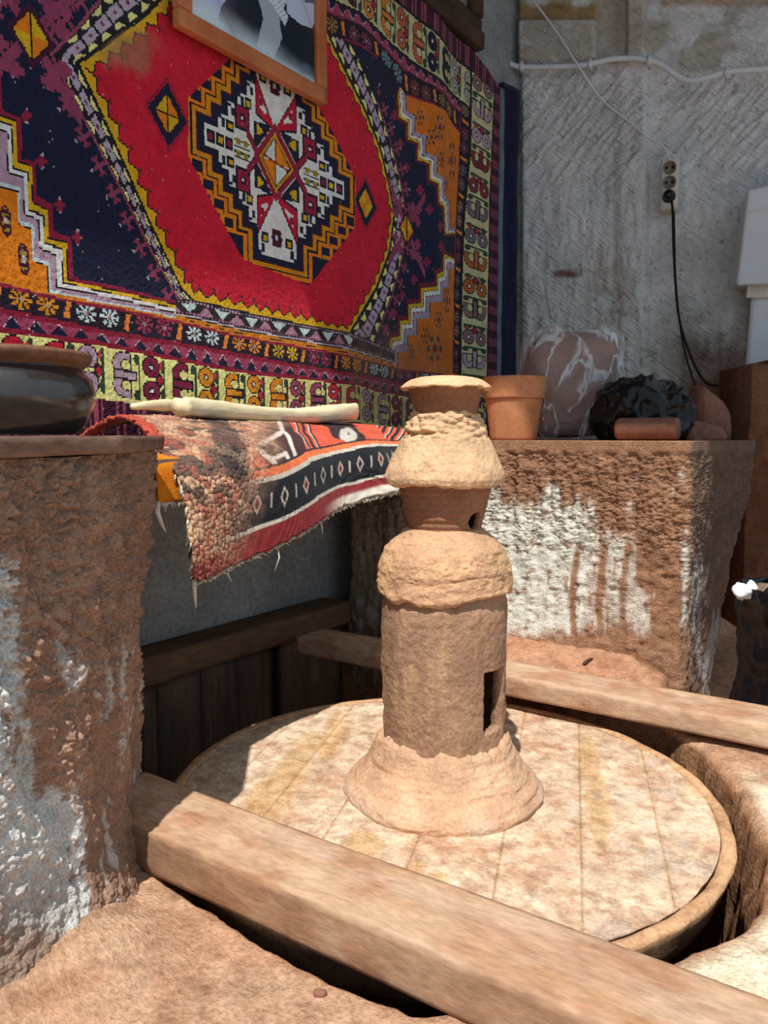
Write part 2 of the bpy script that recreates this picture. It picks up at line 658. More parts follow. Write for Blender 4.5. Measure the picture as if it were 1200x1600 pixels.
V += rad * (rough_r * 0.016 * wallm)[:, None]
x, y = V[:, 0], V[:, 1]
top = (V[:, 2] > 0.005)
rise = 0.055 * smooth(0.66, 0.93, y) * smooth(-0.5, -0.3, x) * smooth(0.34, 0.10, x) - 0.30 * smooth(0.20, 0.27, x + 0.25 * smooth(0.86, 1.0, y)) * smooth(0.62, 0.68, y)
rise = rise + 0.05 * smooth(0.06, -0.18, x) * smooth(-0.60, -0.72, y)
rise = rise + 0.012 * smooth(0.5, 0.62, x) * smooth(0.5, 0.3, y)
V[:, 2] += top * (rise + 0.006 * fbm(V, 6, 3, 5) + 0.004 * fbm(V, 26, 4, 6))
PX, PY = proj(V)
earth = lin((186, 150, 122))
colr = np.tile(earth, (len(V), 1))
n1 = fbm(V, 7, 4, 21)
colr = colr * (1 + 0.22 * n1 + 0.25 * fbm(V, 50, 3, 22))[:, None]
redm = smooth(0.0, 0.35, fbm(V, 9, 4, 31))
colr = colr * (1 - 0.35 * redm)[:, None] + lin((172, 118, 88)) * (0.35 * redm)[:, None]
lipd = (Rr - rl[:, None]).ravel()
side = smooth(0.42, 0.55, x) * smooth(0.42, 0.30, y) * smooth(-0.42, -0.30, y)
wmask = side * smooth(0.012, 0.03, lipd) * smooth(-0.35, 0.05, fbm(V * [1, 1, 1], 11, 4, 44) + 0.25)
colr = colr * (1 - wmask)[:, None] + lin((226, 214, 186)) * wmask[:, None]
pitm = (lipd < 0)
colr[pitm] = (lin((150, 112, 84)) * (1 + 0.3 * fbm(V[pitm], 16, 4, 9))[:, None])
reds = 0.7 * smooth(0.66, 0.78, y) * smooth(0.0, 0.1, lipd + 0.05)
colr = colr * (1 - 0.6 * reds)[:, None] + lin((180, 124, 94)) * (0.6 * reds)[:, None]
FLOORV = V.copy()
floor = mesh_obj('floor', V, grid_faces(NTH, Rr.shape[1], True), m_floor, col=np.clip(colr, 0.01, 0.9))
tag(floor, 'packed reddish earth floor with a round wheel pit', kind='structure')

# ---- left wall (behind carpet and alcove)
V, Fc = box_vf((-1.35, -2.6, -0.45), (-1.035, 2.6, 3.3), (2, 60, 40))
V[:, 0] += 0.008 * fbm(V, 4, 3, 8) * (V[:, 0] > -1.1)
wl = mesh_obj('wall_left', V, Fc, m_grey)
tag(wl, 'grey rendered wall behind the hanging carpet and alcove', kind='structure')

# ---- back wall : roughly facing the camera
A_ = CAM + ray(800, 600) * 4.12
B_ = CAM + ray(1180, 600) * 3.66
WE = np.array([B_[0] - A_[0], B_[1] - A_[1], 0])
WE /= np.linalg.norm(WE)
WN = np.array([WE[1], -WE[0], 0])


def onwall(x, y, off=0.0):
    d = ray(x, y)
    O = A_ + WN * off
    t = ((O - CAM) @ WN) / (d @ WN)
    return CAM + d * t


nu, nv = 390, 390
us = np.linspace(-0.25, 2.2, nu)
zs = np.linspace(0.55, 3.15, nv)
U, Z = np.meshgrid(us, zs, indexing='ij')
V = A_[None, :] + WE[None, :] * U.reshape(-1, 1)
V[:, 2] = Z.ravel()
PX, PY = proj(V)
P2 = np.stack([U.ravel(), Z.ravel() * 1.0, 0 * U.ravel()], 1)
rot = np.stack([P2[:, 0] * 0.7 + P2[:, 1] * 0.7, P2[:, 1] * 0.7 - P2[:, 0] * 0.7, P2[:, 2]], 1)
chis = fbm(rot * [10, 62, 1], 1, 3, 61)
chis2 = fbm(P2 * [38, 7, 1], 1, 3, 62)
up_area = smooth(330, 240, PY)
h = 0.016 * (chis * up_area * smooth(100, 115, PY) + chis2 * (1 - up_area) * 0.8) + 0.010 * fbm(P2, 3, 4, 63) + 0.004 * fbm(P2, 25, 3, 64)
# stone courses standing proud / recessed
h += -0.06 * smooth(1009, 1014, PX)                                  # right part set back
h += 0.02 * smooth(955, 975, PX) * smooth(1014, 1004, PX)                # pilaster strip
h += -0.02 * smooth(818, 812, PX)                                        # joint at the corner
up = smooth(108, 100, PY)
h += up * 0.06 * smooth(800, 820, PX)                                    # lintel stones stand out
h += up * 0.03 * smooth(40, 46, PY) * smooth(812, 820, PX) * smooth(940, 930, PX)
h += -up * 0.05 * smooth(934, 940, PX) * smooth(986, 978, PX)
h += up * 0.02 * np.clip(fbm(P2 * [3, 16, 1], 1, 3, 66), -1, 1) * smooth(985, 995, PX)
for sy, x0, x1 in ((163, 1018, 1260), (421, 1005, 1150), (286, 812, 935)):
    wob = sy + 4 * fbm(P2 * [12, 0, 0], 1, 2, int(sy))
    h += -0.012 * smooth(3.0, 1.0, np.abs(PY - wob)) * smooth(x0, x0 + 8, PX) * smooth(x1, x1 - 8, PX)
dd, _, _ = polydist(PX, PY, [(858, 430), (900, 422), (925, 428), (955, 418)])
h += -0.02 * smooth(4, 1, dd)
dd, _, _ = polydist(PX, PY, [(1010, 380), (1012, 430), (1004, 480), (1008, 560)])
h += -0.012 * smooth(4, 1, dd)
dd, _, _ = polydist(PX, PY, [(848, 440), (858, 500), (850, 560)])
h += -0.010 * smooth(3, 1, dd)
V = V + WN[None, :] * h[:, None]
base = lin((238, 243, 243))
colr = np.tile(base, (len(V), 1)) * (1 + 0.18 * fbm(P2, 5, 4, 71))[:, None]


def blend(mask, c):
    global colr
    mask = np.clip(mask, 0, 1)[:, None]
    colr = colr * (1 - mask) + lin(c) * mask


nz = fbm(P2, 9, 4, 72)
blend(0.55 * up * smooth(-0.2, 0.3, nz + 0.2), (170, 146, 108))
blend(0.85 * up * smooth(812, 820, PX) * smooth(940, 932, PX) * smooth(12, 20, PY + 8 * nz) * smooth(46, 38, PY), (176, 136, 74))
blend(0.6 * smooth(14, 4, PY) * smooth(1015, 1040, PX), (176, 136, 74))
blend(0.75 * smooth(820, 812, PX) * smooth(90, 150, PY), (134, 114, 90))
low = smooth(360, 560, PY + 50 * nz)
blend(0.40 * low, (196, 186, 164))
blend(0.75 * smooth(440, 600, PY + 80 * nz) * smooth(1000, 1090, PX + 40 * nz), (142, 106, 80))
blend(0.85 * smooth(530, 610, PY + 40 * nz) * smooth(1050, 1090, PX), (124, 84, 62))
blend(0.45 * smooth(60, 20, np.hypot((PX - 955) / 0.9, (PY - 440) / 1.6)) * smooth(-0.4, 0.2, nz), (196, 164, 140))
blend(0.9 * smooth(30, 10, np.hypot((PX - 885) / 1.2, (PY - 428) * 3.0) + 12 * nz), (132, 74, 50))
spk = fbm(P2, 60, 2, 75)
blend(0.55 * smooth(0.55, 0.7, spk) * smooth(1.0, 0.2, up), (120, 104, 88))
blend(0.4 * smooth(0.25, 0.5, fbm(P2, 20, 3, 77)) * low, (130, 104, 84))
wb = mesh_obj('wall_back', V, grid_faces(nu, nv), m_plaster, col=np.clip(colr, 0.01, 0.85))
tag(wb, 'whitewashed chisel-marked stone wall at the back', kind='structure')

# ---- low brown rock wall at the right, behind the bin
nu, nv = 70, 110
us = np.linspace(0, 1, nu)
zs = np.linspace(-0.05, 0.97, nv)
Q0 = CAM + ray(1168, 700) * 3.02
Q1 = CAM + ray(1500, 700) * 2.75
U, Z = np.meshgrid(us, zs, indexing='ij')
V = np.zeros((U.size, 3))
V[:, 0] = Q0[0] + U.ravel() * (Q1[0] - Q0[0])
V[:, 1] = Q0[1] + U.ravel() * (Q1[1] - Q0[1])
V[:, 2] = Z.ravel()
fw = np.array([0.5, -0.86, 0])
h = 0.03 * fbm(V, 5, 4, 81) + 0.012 * fbm(V, 24, 3, 82)
V += fw[None, :] * h[:, None]
V[:, 2] += smooth(0.8, 0.97, Z.ravel()) * (0.05 * fbm(V * [1, 1, 0], 9, 4, 84))
back = V.copy() - fw[None, :] * 0.35
Vall = np.vstack([V, back])
n = len(V)
f1 = grid_faces(nu, nv)
fl = [f1, f1[:, ::-1] + n]
te = np.arange(nu) * nv + nv - 1
fl.append(np.stack([te[:-1], te[1:], te[1:] + n, te[:-1] + n], 1))
le = np.arange(nv)
fl.append(np.stack([le[:-1], le[1:], le[1:] + n, le[:-1] + n], 1))
colr = np.tile(lin((138, 98, 74)), (len(Vall), 1)) * (1 + 0.3 * fbm(Vall, 9, 4, 83))[:, None]
wr = mesh_obj('wall_right', Vall, np.vstack(fl), m_rock, col=np.clip(colr, 0.01, 0.8))
tag(wr, 'low brown rock wall behind the black rubbish bag', kind='structure')

# ---- ceiling: roof over the carpet side and over the back, open to the sky elsewhere
CZ = 3.12
XR, YR = -0.64, -0.24
V1, F1 = box_vf((-1.35, -2.6, CZ), (XR, YR, CZ + 0.2), (1, 4, 1))
V2, F2 = box_vf((-1.35, YR, CZ), (2.2, 3.4, CZ + 0.2), (4, 4, 1))
V, Fc = join([(V1, F1), (V2, F2)])
ce = mesh_obj('ceiling', V, Fc, m_ceil, smoothed=False)
tag(ce, 'rock ceiling over the carpeted corner', kind='structure')


# ==================================================================== ROCK BLOCKS
def sheet(path, nz_, z0, z1, shift, disp, capz=None):
    """vertical sheet along plan path; shift(t,zf)->xy offset; disp(P,n)->scalar along the normal"""
    path = np.asarray(path, float)
    n = len(path)
    T = np.gradient(path, axis=0)
    T /= np.linalg.norm(T, axis=1, keepdims=True)
    Nn = np.stack([T[:, 1], -T[:, 0], 0 * T[:, 0]], 1)
    zf = np.linspace(0, 1, nz_)
    V = np.zeros((n, nz_, 3))
    V[:, :, :2] = path[:, None, :]
    V[:, :, 2] = z0 + zf[None, :] * (z1 - z0)
    V += shift(np.linspace(0, 1, n)[:, None], zf[None, :], V)
    NN = np.repeat(Nn[:, None, :], nz_, 1)
    V = V.reshape(-1, 3)
    NN = NN.reshape(-1, 3)
    d = disp(V)
    V = V + NN * d[:, None]
    return V, grid_faces(n, nz_)


def round_path(pts, r, n):
    pts = np.asarray(pts, float)
    out = [pts[0]]
    for i in range(1, len(pts) - 1):
        a = pts[i - 1] - pts[i]
        b = pts[i + 1] - pts[i]
        a /= np.linalg.norm(a)
        b /= np.linalg.norm(b)
        p0, p1 = pts[i] + a * r, pts[i] + b * r
        for t in np.linspace(0, 1, 8):
            out.append((1 - t) ** 2 * p0 + 2 * t * (1 - t) * pts[i] + t * t * p1)
    out.append(pts[-1])
    return resample(np.array(out), n)


# ---- left pier (front face looks towards +X), crumbly brown mud over white stone
path = round_path([(-0.04, -1.30), (-0.108, -0.85), (-0.16, -0.68), (-0.245, -0.56), (-0.40, -0.36), (-1.0, -0.35)], 0.03, 560)
# spend more samples on the visible face
pl = resample(path, 2000)
vis = np.cumsum(np.where((pl[:, 0] > -0.46) & (pl[:, 1] > -0.95), 4.0, 1.0))
vis = (vis - vis[0]) / (vis[-1] - vis[0])
tt = np.linspace(0, 1, 380)
path = np.stack([np.interp(tt, vis, pl[:, 0]), np.interp(tt, vis, pl[:, 1])], 1)


def shiftL(t, zf, V):
    S = np.zeros_like(V)
    far = smooth(-0.60, -0.42, V[:, :, 1])
    zz = V[:, :, 2]
    S[:, :, 1] += far * np.interp(zz, [-0.1, 0.09, 0.39, 0.6, 0.7], [-0.045, -0.05, -0.030, -0.005, 0.014])
    # foot flares towards the floor
    S[:, :, 0] += 0.035 * smooth(0.12, 0.0, zz) * smooth(-0.48, -0.54, V[:, :, 1])
    return S


def crumble(P, scale, seed, warp=0.25):
    """blocky crumbs with dark cracks between them, 0..1"""
    W = P + np.stack([fbm(P, scale * 0.9, 2, seed + 1), fbm(P, scale * 0.9, 2, seed + 2), fbm(P, scale * 0.9, 2, seed + 3)], 1) * (warp / scale)
    f1, f2 = worley(W, scale, seed)
    return smooth(0.0, 0.28, f2 - f1) * (0.75 - 0.5 * f1)


def dispL(P):
    c1 = crumble(P * [1, 1, 0.85], 30, 5, 0.6)
    c2 = crumble(P, 75, 8, 0.6)
    tilt = P.copy()
    tilt[:, 2] += tilt[:, 1] * 1.9
    pick = np.minimum(0, fbm(tilt * [30, 9, 5], 1, 2, 15) + 0.05) * 0.06
    amt = 0.30 + 0.70 * smooth(0.15, 0.45, P[:, 2] + 0.08 * fbm(P, 5, 2, 14))
    mid_ = smooth(0.12, 0.25, P[:, 2]) * smooth(0.62, 0.5, P[:, 2])
    return (c1 * 0.016 + c2 * 0.009 - 0.01) * amt + pick * (0.3 + 0.7 * mid_) + 0.012 * fbm(P, 4, 3, 12) + 0.006 * fbm(P, 80, 3, 13)


V, Fc = sheet(path, 500, -0.10, 0.672, shiftL, dispL)
PX, PY = proj(V)
nA = fbm(V * [1, 1, 0.35], 22, 4, 91)
nB = fbm(V, 8, 4, 92)
nC = fbm(V * [1, 1, 0.2], 45, 3, 93)
colr = np.tile(lin((176, 142, 120)), (len(V), 1)) * (1 + 0.22 * nB)[:, None]
nD = fbm(V, 90, 3, 94)
blend(0.5 * smooth(850, 720, PY + 60 * nB), (156, 128, 112))
wm = np.maximum.reduce([
    0.95 * smooth(55, 30, np.abs(PX - (-5 + (PY - 850) * 0.04)) + 26 * nA) * smooth(850, 900, PY) * smooth(1380, 1330, PY),
    0.95 * smooth(75, 55, np.abs(PX - 60) + 40 * nA) * smooth(1215, 1260, PY + 40 * nA) * smooth(1480, 1440, PY + 40 * nA),
    0.75 * smooth(10, 4, np.abs(PX - 188 - 6 * nB)) * smooth(1120, 1160, PY) * smooth(1300, 1250, PY) * smooth(-0.3, 0.1, nA),
    0.55 * smooth(0.22, 0.42, nC + 0.15 * nA) * smooth(930, 1040, PY),
    0.6 * smooth(26, 12, np.hypot(PX - 115, (PY - 1045) / 2) + 10 * nA),
    0.5 * smooth(60, 20, np.hypot(PX - 10, PY - 905) + 30 * nA),
])
wm = wm * smooth(-0.45, 0.05, nD + 0.9 * nC + (wm - 0.6))
blend(wm, (230, 231, 226))
blend(0.5 * smooth(1300, 1440, PY + 40 * nA) * smooth(150, 60, PX), (150, 138, 128))
n0 = len(V)
# top cap (rough)
topi = np.arange(len(path)) * 500 + 499
Vt = V[topi]
cen = Vt.copy()
cen[:, 0] = -1.0
cen[:, 1] = np.minimum(cen[:, 1], -0.4)
cap = np.vstack([V, cen])
fcap = np.stack([topi[:-1], n0 + np.arange(len(path) - 1), n0 + np.arange(1, len(path)), topi[1:]], 1)
capcol = np.vstack([colr, np.tile(lin((120, 90, 72)), (len(cen), 1))])
pier = mesh_obj('stone_pier', cap, np.vstack([Fc, fcap]), m_rock, col=np.clip(capcol, 0.01, 0.85), origin=(-0.4, -0.8, 0))
tag(pier, 'crumbly brown mud-caked stone pier at the left edge, under the black bowl', 'pier')

# ---- far ledge with whitewashed front
_e1 = ony(1181, 690, 1.50)
path = round_path([(-0.93, 1.6), (-0.93, WY), (0.235, WY), (_e1[0], 1.50), (0.12, 1.62), (0.06, 2.3)], 0.03, 3000)
vis = np.cumsum(np.where((path[:, 1] < 1.7) & (path[:, 0] > -0.96), 4.0, 1.0))
vis = (vis - vis[0]) / (vis[-1] - vis[0])
tt = np.linspace(0, 1, 460)
path = np.stack([np.interp(tt, vis, path[:, 0]), np.interp(tt, vis, path[:, 1])], 1)


def shiftR(t, zf, V):
    S = np.zeros_like(V)
    sidem = smooth(0.95, 1.25, V[:, :, 1]) * (V[:, :, 0] > 0)
    S[:, :, 0] -= sidem * 0.10 * smooth(0.7, -0.1, V[:, :, 2])
    # plaster foot slopes outward
    fm = (V[:, :, 1] < 1.0) * 1.0
    S[:, :, 1] -= fm * 0.02 * smooth(0.2, 0.02, V[:, :, 2])
    return S


def dispR(P):
    cr = crumble(P, 95, 25, 0.9)
    upr = smooth(0.30, 0.42, P[:, 2] + 0.06 * fbm(P, 6, 3, 33))
    str_ = fbm(P * [48, 48, 6], 1, 3, 34)
    lip = smooth(0.64, 0.66, P[:, 2])
    return ((cr * 0.010 * (0.2 + 0.8 * upr) + 0.011 * str_ + 0.012 * fbm(P, 5, 3, 35) + 0.008 * fbm(P, 40, 4, 36)) * (1 - lip)
            + lip * 0.006)


V, Fc = sheet(path, 330, -0.30, LEDGE_Z, shiftR, dispR)
PX, PY = proj(V)
frontm = smooth(1080, 1072, PX) * (V[:, 1] < 1.02)
nA = fbm(V * [1, 1, 0.22], 26, 4, 191)
nB = fbm(V, 8, 4, 192)
nC = fbm(V, 55, 3, 193)
colr = np.tile(lin((166, 125, 98)), (len(V), 1)) * (1 + 0.2 * nB)[:, None]
wx = np.maximum.reduce([
    smooth(0, 40, PY - (760 + 60 * nA + smooth(790, 760, PX) * 10 + np.maximum(0, PX - 905) * 1.1)) * smooth(965, 900, PX + 60 * nA),
    0.85 * smooth(26, 12, np.abs(PX - (958 + (PY - 800) * 0.08)) + 14 * nA) * smooth(820, 850, PY + 30 * nA) * smooth(990, 960, PY),
    0.7 * smooth(18, 8, np.abs(PX - 1000) + 10 * nA) * smooth(900, 930, PY + 30 * nA),
    0.6 * smooth(0.05, 0.30, nA) * smooth(830, 900, PY),
    0.85 * smooth(9, 2, np.abs(PX - 1071 + 14 * nC + 8 * nA)) * smooth(-0.05, 0.25, nA + 0.5 * nB),
    0.6 * smooth(0.3, 0.5, nA) * smooth(700, 730, PY),
])
wx = np.maximum(wx, 0.55 * smooth(-0.05, 0.25, nA + 0.3 * nB) * smooth(800, 900, PY) * smooth(1065, 1000, PX))
wx = wx * smooth(1005, 970, PY + 25 * nA) * frontm
# brown drips
for dx in (942, 978, 900):
    wx = wx * (1 - 0.9 * smooth(7, 3, np.abs(PX - dx - 6 * np.sin(PY / 40.0))) * smooth(840, 860, PY))
nV = fbm(V * [110, 110, 14], 1, 3, 194)
wx = wx * smooth(-0.50, -0.05, nV + 0.5 * nA + (wx - 0.45))
wx = wx * (1 - 0.8 * smooth(0.28, 0.42, nC))
blend(np.clip(wx, 0, 1), (236, 233, 220))
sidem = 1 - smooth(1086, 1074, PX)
blend(sidem * (V[:, 0] > 0.15) * 0.9, (118, 98, 86))  # shade of the receding side painted into its colour
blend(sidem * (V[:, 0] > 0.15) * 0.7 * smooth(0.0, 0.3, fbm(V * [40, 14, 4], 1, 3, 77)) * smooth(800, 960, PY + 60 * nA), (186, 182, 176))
lm = PX < 650
blend(0.85 * lm, (150, 130, 110))
blend(0.5 * lm * smooth(0, 0.3, nA), (120, 98, 82))
# top
n0 = len(V)
topi = np.arange(len(path)) * 330 + 329
cen = V[topi].copy()
cen[:, 1] = np.where(cen[:, 1] > 1.6, cen[:, 1], 2.4)
cen[:, 0] = np.clip(cen[:, 0], -0.95, 0.06)
mid = V[topi] * 0.9 + cen * 0.1
cap = np.vstack([V, mid, cen])
k = np.arange(len(path) - 1)
fcap = np.vstack([np.stack([topi[:-1], n0 + k, n0 + k + 1, topi[1:]], 1)[:, ::-1],
                  np.stack([n0 + k, n0 + len(path) + k, n0 + len(path) + k + 1, n0 + k + 1], 1)[:, ::-1]])
capcol = np.vstack([colr, np.tile(lin((176, 124, 90)), (2 * len(cen), 1))])
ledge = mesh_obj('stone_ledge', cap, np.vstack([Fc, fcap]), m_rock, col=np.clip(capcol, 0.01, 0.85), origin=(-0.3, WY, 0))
tag(ledge, 'whitewashed stone ledge streaked with brown clay behind the wheel, carrying pot and bags', 'ledge')

# ==================================================================== ALCOVE: partition, seat
part = thing('wooden_partition', (-0.93, 0.2, -0.4), 'dark vertical board partition with a heavy top rail inside the alcove', 'partition')
V, Fc = plank_mesh((-1.03, -0.55, 0.035), (-0.90, 0.90, 0.114), (6, 90, 5), 0.006, 0.004, 3, (20, 3, 20))
mesh_obj('rail', V, Fc, m_beam, part)
edges = [-0.55, -0.40, -0.27, -0.13, 0.005, 0.06, 0.215, 0.36, 0.475, 0.56, 0.69, 0.89]
for i in range(len(edges) - 1):
    a, b = edges[i], edges[i + 1]
    if abs(a - 0.475) < 0.01:
        off = -0.035
    else:
        off = random.uniform(-0.006, 0.006)
    V, Fc = plank_mesh((-0.965 + off, a + 0.002, -0.418), (-0.935 + off, b - 0.002, 0.034), (1, 4, 10), 0.002, 0.003, 30 + i, (20, 20, 2))
    mesh_obj('board', V, Fc, m_darkwood, part)

# dust and crumbs lying on the rail are part of it
seat = thing('bench_seat', (-0.8, 0.25, 0.62), 'timber bench seat under the draped kilim rug', 'bench')
for k, (a, b) in enumerate(((-1.03, -0.84), (-0.835, -0.645), (-0.64, -0.45))):
    V, Fc = plank_mesh((a, -0.335, 0.61), (b, 0.90, 0.655), (4, 30, 2), 0.005, 0.002, 60 + k, (20, 3, 20))
    mesh_obj('seat_board', V, Fc, m_darkwood, seat)

# ==================================================================== PLANKS ACROSS THE PIT
V, Fc = plank_mesh((-0.38, -0.568, 0.022), (1.30, -0.424, 0.090), (160, 16, 8), 0.005, 0.0025, 5, (3, 26, 26))
sx = V[:, 0]
V[:, 2] += 0.003 * fbm(np.stack([sx * 2, V[:, 1] * 5, 0 * sx], 1), 1, 3, 51)


def plankcol(V, seed, zt_, y0_):
    c = np.tile(lin((190, 158, 132)), (len(V), 1))
    g_ = smooth(-0.3, 0.4, fbm(V * [3, 30, 30], 1, 3, seed))[:, None]
    c = c * (1 - 0.35 * g_) + lin((184, 142, 98)) * 0.35 * g_
    d_ = smooth(0.0, 0.4, fbm(V, 8, 4, seed + 1))[:, None]
    c = c * (1 - 0.5 * d_) + lin((176, 132, 102)) * 0.5 * d_
    p_ = smooth(0.1, 0.5, fbm(V, 12, 4, seed + 2))[:, None]
    c = c * (1 - 0.4 * p_) + lin((206, 178, 148)) * 0.4 * p_
    q_ = smooth(0.12, 0.3, fbm(V * [0.8, 1, 1], 22, 4, seed + 5))[:, None]
    c = c * (1 - 0.5 * q_) + lin((166, 116, 84)) * 0.5 * q_
    gr_ = smooth(0.15, 0.35, fbm(V * [4, 90, 90], 1, 3, seed + 6) * smooth(-0.2, 0.3, fbm(V, 5, 2, seed + 7)))[:, None]
    c = c * (1 - 0.4 * gr_) + lin((168, 126, 82)) * 0.4 * gr_
    mud = (smooth(y0_ + 0.006, y0_ + 0.001, V[:, 1]) * (0.55 + 0.35 * fbm(V, 9, 3, seed + 3)))[:, None]
    c = c * (1 - mud) + lin((122, 92, 70)) * mud
    return np.clip(c, 0.02, 0.85)


np1 = mesh_obj('near_plank', V, Fc, m_plank, col=plankcol(V, 840, 0.09, -0.568), origin=(0.3, -0.5, 0.022))
tag(np1, 'thick dusty wooden plank across the pit in the foreground', 'plank')
V, Fc = plank_mesh((-0.80, 0.476, 0.036), (1.35, 0.612, 0.090), (160, 14, 6), 0.005, 0.0025, 6, (3, 26, 26))
np2 = mesh_obj('far_plank', V, Fc, m_plank, col=plankcol(V, 850, 0.09, 0.40), origin=(0.2, 0.54, 0.036))
tag(np2, 'wooden plank across the pit behind the wheel, at the foot of the ledge', 'plank')

# ==================================================================== POTTER'S WHEEL
wheel = thing('potters_wheel', (0, 0, -0.06), "clay-covered potter's kick wheel with a broad plank flywheel in the pit", 'potter wheel')
TH0 = math.atan2(CAM[1], CAM[0])            # direction towards the camera


def px_patch(PX, PY, cx, cy, rx, ry, ang=0):
    c, s = math.cos(math.radians(ang)), math.sin(math.radians(ang))
    dx, dy = PX - cx, PY - cy
    u, v = dx * c + dy * s, -dx * s + dy * c
    return np.hypot(u / rx, v / ry)


tiltx, tilty = -math.radians(1.0), math.radians(0.5)


def tilt(V):
    """the flywheel sits slightly out of level"""
    r = V[:, :2] @ R_[:2]
    f = V[:, :2] @ FW_[:2]
    V = V.copy()
    V[:, 2] += r * math.tan(tiltx) + f * math.tan(tilty)
    return V


# flywheel core and hoop
core = [(0.02, -0.055), (0.50, -0.055), (0.505, -0.03), (0.02, -0.03)]
V, Fc = lathe(core + core[:1], 96)
fly = mesh_obj('flywheel', tilt(V), Fc, m_darkwood, wheel)
pr = [(0.500, -0.072), (0.512, -0.074), (0.5185, -0.068), (0.526, -0.045), (0.534, -0.022), (0.5395, -0.007), (0.5385, -0.003), (0.533, 0.0), (0.522, 0.001), (0.5155, -0.0005), (0.5135, -0.004), (0.512, -0.03)]
V, Fc = lathe(pr + pr[:1], 260)
nrm = V.copy()
nrm[:, 2] = 0
nrm /= np.linalg.norm(nrm, axis=1, keepdims=True)
V += nrm * (0.0035 * fbm(V * [1, 1, 3], 18, 3, 71))[:, None]
V[:, 2] += 0.002 * fbm(V, 12, 3, 72)
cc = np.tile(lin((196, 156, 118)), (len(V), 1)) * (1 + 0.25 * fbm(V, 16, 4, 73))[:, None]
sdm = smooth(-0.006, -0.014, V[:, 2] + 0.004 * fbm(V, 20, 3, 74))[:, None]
cc = cc * (1 - 0.7 * sdm) + lin((122, 98, 82)) * 0.7 * sdm  # muddy hoop side, darkened further to paint in its shade
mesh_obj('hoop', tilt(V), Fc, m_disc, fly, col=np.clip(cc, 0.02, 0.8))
bd = math.radians(-68.8)
bu = np.array([math.cos(bd), math.sin(bd)])
bn = np.array([-bu[1], bu[0]])
joints = [-0.5125, -0.415, -0.30, -0.17, -0.01, 0.135, 0.268, 0.405, 0.5125]
for i in range(len(joints) - 1):
    a, b = joints[i] + 0.00005, joints[i + 1] - 0.00005
    nvv, nuu = 26, 130
    vv = np.linspace(a, b, nvv)
    uu = np.linspace(-1, 1, nuu)
    Rb = 0.5128
    half = np.sqrt(np.maximum(Rb * Rb - vv ** 2, 1e-6))
    Pu = uu[:, None] * half[None, :]
    Pv = np.broadcast_to(vv[None, :], Pu.shape)
    X = Pu * bu[0] + Pv * bn[0]
    Y = Pu * bu[1] + Pv * bn[1]
    P = np.stack([X.ravel(), Y.ravel(), 0 * X.ravel()], 1)
    G = np.stack([Pu.ravel() * 3, Pv.ravel() * 40, 0 * X.ravel() + i], 1)
    lift = random.uniform(-0.0005, 0.0005)
    edge = np.minimum(Pv - a, b - Pv).ravel()
    z = lift + 0.0016 * fbm(G, 1, 3, 80 + i) + 0.0022 * fbm(P, 9, 4, 90) + 0.0012 * fbm(P, 40, 3, 91) - 0.0008 * smooth(0.003, 0, edge)
    if i == 7:
        z += 0.003 * smooth(0.012, 0.0, np.abs(Pv.ravel() - 0.452))
    z = z - 0.002
    P[:, 2] = z
    bot = P.copy()
    bot[:, 2] = -0.03
    PT = tilt(P)
    PXd, PYd = proj(PT)
    cc = np.tile(lin((204, 176, 148)), (len(P), 1))
    g = fbm(G, 1, 4, 85)
    cc = cc * (1 + 0.16 * g)[:, None]
    pal = smooth(0.0, 0.4, fbm(P, 13, 4, 86))
    cc = cc * (1 - 0.6 * pal)[:, None] + lin((222, 200, 174)) * (0.6 * pal)[:, None]
    red = smooth(0.05, 0.4, fbm(P, 10, 4, 87))
    cc = cc * (1 - 0.5 * red)[:, None] + lin((186, 134, 98)) * (0.5 * red)[:, None]
    och = np.zeros(len(P))
    for (cx, cy, rx, ry, an) in ((935, 1262, 24, 62, -4), (922, 1185, 22, 34, -5), (445, 1222, 26, 90, 32), (405, 1252, 22, 36, 40), (520, 1150, 18, 44, 30),
                                 (573, 1318, 26, 20, 10), (650, 1356, 16, 10, 20), (690, 1372, 18, 10, 15), (1080, 1218, 10, 34, -20)):
        och = np.maximum(och, smooth(1.15, 0.75, px_patch(PXd, PYd, cx, cy, rx, ry, an) + 0.35 * g + 0.3 * fbm(P, 30, 3, 88)))
    sp1 = smooth(0.05, 0.30, fbm(P * [1, 1, 1], 42, 4, 94))
    cc = cc * (1 - 0.35 * sp1)[:, None] + lin((238, 220, 190)) * (0.35 * sp1)[:, None]
    sp2 = smooth(0.10, 0.35, fbm(P, 34, 4, 95))
    cc = cc * (1 - 0.4 * sp2)[:, None] + lin((158, 118, 92)) * (0.4 * sp2)[:, None]
    cc = cc * (1 - 0.6 * och)[:, None] + (lin((196, 156, 102)) * (1 + 0.3 * g[:, None])) * (0.6 * och)[:, None]
    grey = smooth(0.18, 0.5, fbm(P, 16, 4, 89)) * smooth(0.2, 0.45, X.ravel() + 0.1)
    cc = cc * (1 - 0.5 * grey)[:, None] + lin((176, 160, 148)) * (0.5 * grey)[:, None]
    grove = smooth(0.006, 0.0, edge)
    gm = (0.5 * grove)[:, None]
    cc = cc * (1 - gm) + lin((196, 152, 104)) * gm
    Vb = np.vstack([PT, tilt(bot)])
    n = len(P)
    f1 = grid_faces(nuu, nvv)
    e1 = np.arange(nuu) * nvv
    e2 = e1 + nvv - 1
    e3 = np.arange(nvv)
    e4 = e3 + (nuu - 1) * nvv
    sides = [np.stack([e[:-1], e[1:], e[1:] + n, e[:-1] + n], 1) for e in (e1, e2, e3, e4)]
